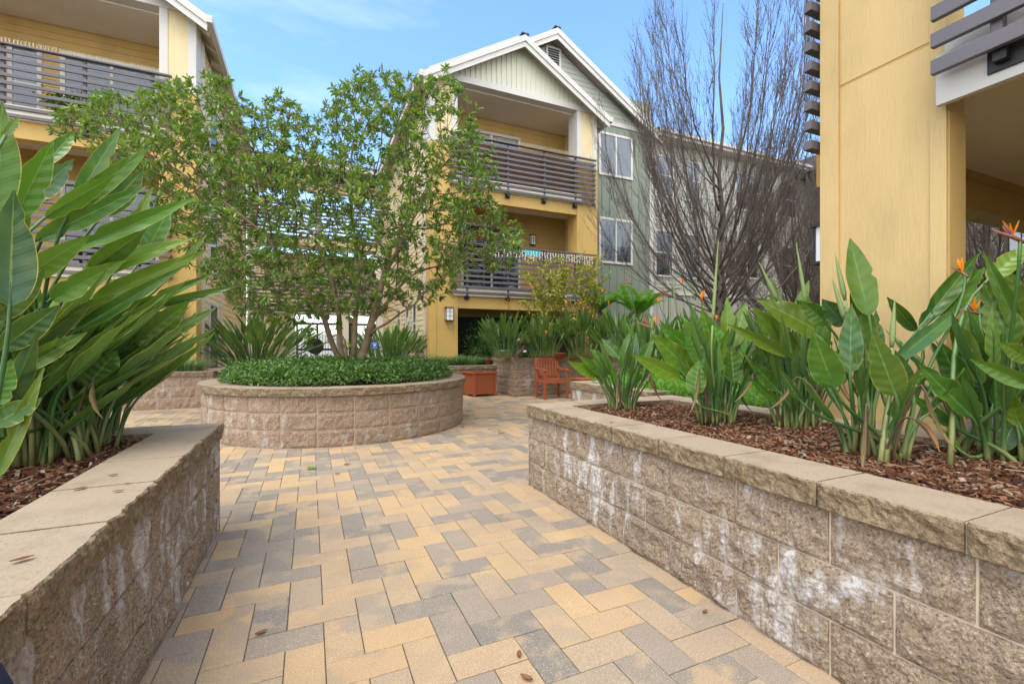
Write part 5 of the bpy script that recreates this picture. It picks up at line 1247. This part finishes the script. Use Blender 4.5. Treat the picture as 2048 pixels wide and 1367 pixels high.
def side_table():
    p = at(1172, 757, 10.2); t = empty('side_table', (p[0], p[1], .004), R(6), 'low red wooden side table half hidden beyond the armchair', 'table'); m = M['redwood']
    q = MB()
    for k in range(6): q.box(-.27, .27, -.235+k*.08, -.165+k*.08, .46, .482)
    q.build('tabletop', m, t, bevel=.003)
    q = MB(); q.box(-.25, .25, -.22, .22, .41, .455); q.build('apron', m, t)
    for x in (-.23, .23):
        for y in (-.2, .2): q = MB(); q.box(x-.022, x+.022, y-.022, y+.022, 0, .41); q.build('leg', m, t)
side_table()
def pipe():
    p = at(1042, 700, 10.75); t = empty('pipe_fitting', (p[0], p[1], .94), 0, 'old bronze two-inlet pipe fitting on the taller planter beside the paddle leaves', 'pipe fitting'); m = M['bronze']
    q = MB(); q.tube([(-.10, 0, 0), (-.10, 0, .06), (-.06, 0, .13), (.02, -.01, .16), (.05, -.01, .22), (.05, -.01, .30)], [.055, .058, .06, .062, .06, .06], 14); q.tube([(.05, -.01, .17), (.05, -.01, .20)], .075, 14); q.tube([(-.10, 0, 0), (-.10, 0, .025)], .085, 14); q.build('elbow', m, t, True)
    for sg in (-1, 1):
        b = np.array([.05, -.01, .28]); d = np.array([sg*.75, -.25, .62]); d = d/np.linalg.norm(d)
        q = MB(); q.tube([b, b+d*.09, b+d*.10, b+d*.17, b+d*.172, b+d*.20], [.048, .048, .062, .062, .052, .052], 14); io = q.build('inlet', m, t, True)
        q = MB(); q.tube([b+d*.20, b+d*.215], [.058, .056], 14); q.build('inlet_cap', M['terracotta'] if sg > 0 else M['cap_red'], io, True)
    q = MB(); q.box(.02, .10, -.085, -.078, .13, .17); q.build('name_plate', M['sign_white'], t)
pipe()
def pot(label, p, r, h, mat, group=None):
    t = empty('plant_pot', p, 0, label, 'pot', group); q = MB(); q.lathe([(0, 0), (r*.72, 0), (r*.95, h*.82), (r*1.06, h*.83), (r*1.08, h), (r*.95, h), (r*.9, h*.85), (0, h*.85)], k=20); q.build('pot', M[mat], t, True)
    q = MB(); q.lathe([(0, h*.86), (r*.88, h*.86)], k=20); q.build('soil', M['soil'], t)
p = at(1006, 704, 10.95); pot('pale green pot at the corner of the taller planter', (p[0], p[1], .945), .17, .17, 'green_pot')
p = at(1118, 702, 10.95); pot('dark terracotta pot among the stems behind the armchair', (p[0], p[1], .90), .16, .15, 'terracotta')
p = at(974, 715, 12.1); pot('small terracotta pot low beside the end of the taller planter', (p[0], p[1], .62), .12, .25, 'terracotta')
p = at(845, 712, 12.3); pot('black pot at the foot of the lantern post', (p[0], p[1], .48), .20, .28, 'clay_dark')
def sign():
    p = at(749, 690, 10.6); t = empty('yard_sign', (p[0], p[1], .5), R(12), 'small blue octagonal yard sign on a stake behind the round planter', 'sign'); z = p[2]-.5
    q = MB(); q.poly([(.10*math.cos(a), -.006, z+.10*math.sin(a)) for a in (np.arange(8)+.5)*math.pi/4], (0, .006, 0)); po = q.build('sign_panel', M['blue_sign'], t)
    q = MB(); q.box(-.055, .055, -.009, -.0065, z+.035, z+.05); q.box(-.055, .055, -.009, -.0065, z-.06, z-.05); q.poly([(-.03, -.009, z-.02), (.035, -.009, z-.02), (.035, -.009, z+.02), (-.03, -.009, z+.02)], (0, .002, 0)); q.build('lettering', M['sign_white'], po)
    q = MB(); q.tube([(0, .008, z+.02), (.06, .01, -.02)], .008, 5); q.build('stake', M['sign_white'], t)
sign()
def umbrella():
    p = at(972, 462, 13.05); t = empty('patio_umbrella', (p[0], 12.4, 2.78), 0, 'small faded orange umbrella on the middle balcony of the gabled building', 'umbrella'); z = p[2]-2.78
    q = MB(); n = 8; rim = [(.62*math.cos(a), .5*math.sin(a), z-.12) for a in np.arange(n)*2*math.pi/n]
    q.add([(0, 0, z+.10)]+rim, [np.array([(0, 1+i, 1+(i+1) % n) for i in range(n)])]); q.build('canopy', M['canvas'], t)
    q = MB(); q.tube([(0, 0, 0), (0, 0, z+.1)], .018, 6); q.build('pole', M['slat'], t)
umbrella()
def lights():
    t = empty('string_lights', (6.3, 11.6, 3.9), 0, 'white icicle string lights and a teal cloth hung along the middle balcony rail', 'string lights'); q = MB()
    x = -1.9
    while x < 1.6:
        for k in range(random.randint(2, 5)): q.obox((x+random.uniform(-.02, .02), -.055, -.02-k*.055), (1, 0, 0), (0, 1, 0), (0, 0, 1), .012, .010, .016)
        q.tube([(x, -.05, .05), (x, -.05, -.25)], .003, 3); x += .09
    q.build('bulbs', M['sign_white'], t)
    q = MB(); q.grid(np.array([[(-.75+u*.5, -.05-.01*math.sin(u*9), .03-v*.16) for u in np.linspace(0, 1, 9)] for v in (0, .5, 1)])); q.build('cloth', M['teal'], t)
lights()
bush('trailing potted plant behind the slats of the top left balcony', (-4.55, 12.3, 5.75), .30, 700, .11, 'cover_leaf', .75, cat='potted plant', name='potted_plant', W=.6)
t = empty('wicker_basket', (-5.15, 12.9, 5.73), 0, 'brown wicker basket by the wall on the top left balcony', 'basket'); q = MB(); q.lathe([(0, 0), (.16, 0), (.22, .3), (.20, .3), (.15, .02)], k=14); q.build('basket', M['wicker'], t, True); q = MB(); q.tube([(.2*math.cos(a), 0, .3+.2*math.sin(a)) for a in np.linspace(0, math.pi, 9)], .012, 5); q.build('handle', M['wicker'], t)
t = empty('cloth_bag', (-.470, .952, .004), 0, 'dark blue cloth bag against the left wall in the lower left corner', 'bag'); q = MB()
q.lathe([(0, 0), (.055, 0), (.064, .03), (.064, .47), (.061, .58), (.052, .67), (.036, .72), (.012, .745), (0, .747)], k=22); q.build('bag_body', M['navy_cloth'], t, True); q = MB(); q.tube([(.02, -.045, .66), (.03, -.066, .58), (.03, -.068, .35), (.02, -.06, .15)], .009, 6); q.build('strap', M['navy_cloth'], t, True)
# lantern on a slim post beyond the porch
p = at(2034, 482, 6.4); t = empty('post_lantern', (p[0], p[1], 0), 0, 'white paned lantern on a dark post seen behind the orange flower at the right edge', 'lamp'); 
q = MB(); q.tube([(0, 0, 0), (0, 0, p[2]-.16)], .035, 8); q.build('post', M['black'], t); lantern(t, Fr('-y', .06), 0, p[2], 'lantern_frame', .2, .28, .14)

# ------------------------------------------------------------------ camera, sky, sun
cam = bpy.data.cameras.new('camera'); co = bpy.data.objects.new('camera', cam); col.objects.link(co); scene.camera = co
cam.sensor_width = 36; cam.lens = FPX/2048*36; cam.shift_y = 7.5/2048; cam.clip_start = .05; cam.clip_end = 500
co.location = (0, 0, EYE); co.rotation_euler = (R(90), 0, -TH)
SUN_EL, SUN_AZ = 62, -128     # azimuth measured from +Y towards +X
w = bpy.data.worlds.new('World'); scene.world = w; w.use_nodes = True; nt = w.node_tree; nt.nodes.clear()
sky = nt.nodes.new('ShaderNodeTexSky'); sky.sky_type = 'NISHITA'; sky.sun_disc = False; sky.sun_elevation = R(SUN_EL); sky.sun_rotation = R(SUN_AZ); sky.air_density = 1.0; sky.dust_density = .6; sky.ozone_density = 2.2
tc = nt.nodes.new('ShaderNodeTexCoord'); mp = nt.nodes.new('ShaderNodeMapping'); mp.inputs['Scale'].default_value = (1, 1, 4.0); mp.inputs['Rotation'].default_value = (0, R(12), R(20)); nt.links.new(tc.outputs['Generated'], mp.inputs[0])
nz = nt.nodes.new('ShaderNodeTexNoise'); nz.inputs['Scale'].default_value = 1.5; nz.inputs['Detail'].default_value = 6; nz.inputs['Roughness'].default_value = .55; nt.links.new(mp.outputs[0], nz.inputs['Vector'])
rp = nt.nodes.new('ShaderNodeValToRGB'); rp.color_ramp.elements[0].position = .50; rp.color_ramp.elements[1].position = .85; rp.color_ramp.elements[0].color = (0, 0, 0, 1); rp.color_ramp.elements[1].color = (.32, .32, .32, 1); nt.links.new(nz.outputs[0], rp.inputs[0])
# unseen cloud deck added behind the viewer for neutral soft light, thin streaks elsewhere
dt = nt.nodes.new('ShaderNodeVectorMath'); dt.operation = 'DOT_PRODUCT'; nt.links.new(tc.outputs['Generated'], dt.inputs[0]); dt.inputs[1].default_value = (-ST*.92, -CT*.92, .10)
mr = nt.nodes.new('ShaderNodeMapRange'); mr.interpolation_type = 'SMOOTHSTEP'; nt.links.new(dt.outputs['Value'], mr.inputs[0]); mr.inputs[1].default_value = -.38; mr.inputs[2].default_value = .25; mr.inputs[3].default_value = 0; mr.inputs[4].default_value = .92
ad = nt.nodes.new('ShaderNodeMath'); ad.operation = 'ADD'; ad.use_clamp = True; nt.links.new(rp.outputs[0], ad.inputs[0]); nt.links.new(mr.outputs[0], ad.inputs[1])
mx = nt.nodes.new('ShaderNodeMix'); mx.data_type = 'RGBA'; nt.links.new(ad.outputs[0], mx.inputs[0]); hs = nt.nodes.new('ShaderNodeHueSaturation'); hs.inputs['Saturation'].default_value = 1.12; hs.inputs['Value'].default_value = 1.10; nt.links.new(sky.outputs[0], hs.inputs['Color']); nt.links.new(hs.outputs[0], mx.inputs[6]); mx.inputs[7].default_value = (6.4, 6.45, 6.5, 1)
bg = nt.nodes.new('ShaderNodeBackground'); bg.inputs['Strength'].default_value = .15; nt.links.new(mx.outputs[2], bg.inputs[0]); ow = nt.nodes.new('ShaderNodeOutputWorld'); nt.links.new(bg.outputs[0], ow.inputs[0])
sl = bpy.data.lights.new('sun', 'SUN'); sl.energy = 1.0; sl.angle = R(32); sl.color = (1, .94, .84); so = bpy.data.objects.new('sun', sl); col.objects.link(so)
dv = Vector((math.sin(R(SUN_AZ))*math.cos(R(SUN_EL)), math.cos(R(SUN_AZ))*math.cos(R(SUN_EL)), math.sin(R(SUN_EL)))); so.rotation_euler = (-dv).to_track_quat('-Z', 'Y').to_euler()
vs = scene.view_settings; vs.view_transform = 'Standard'; vs.look = 'None'; vs.exposure = 1.42; vs.gamma = 1; vs.use_curve_mapping = False
scene.cycles.max_bounces = 7; scene.cycles.diffuse_bounces = 5; scene.cycles.transparent_max_bounces = 12; scene.cycles.transmission_bounces = 4; scene.cycles.sample_clamp_indirect = 6
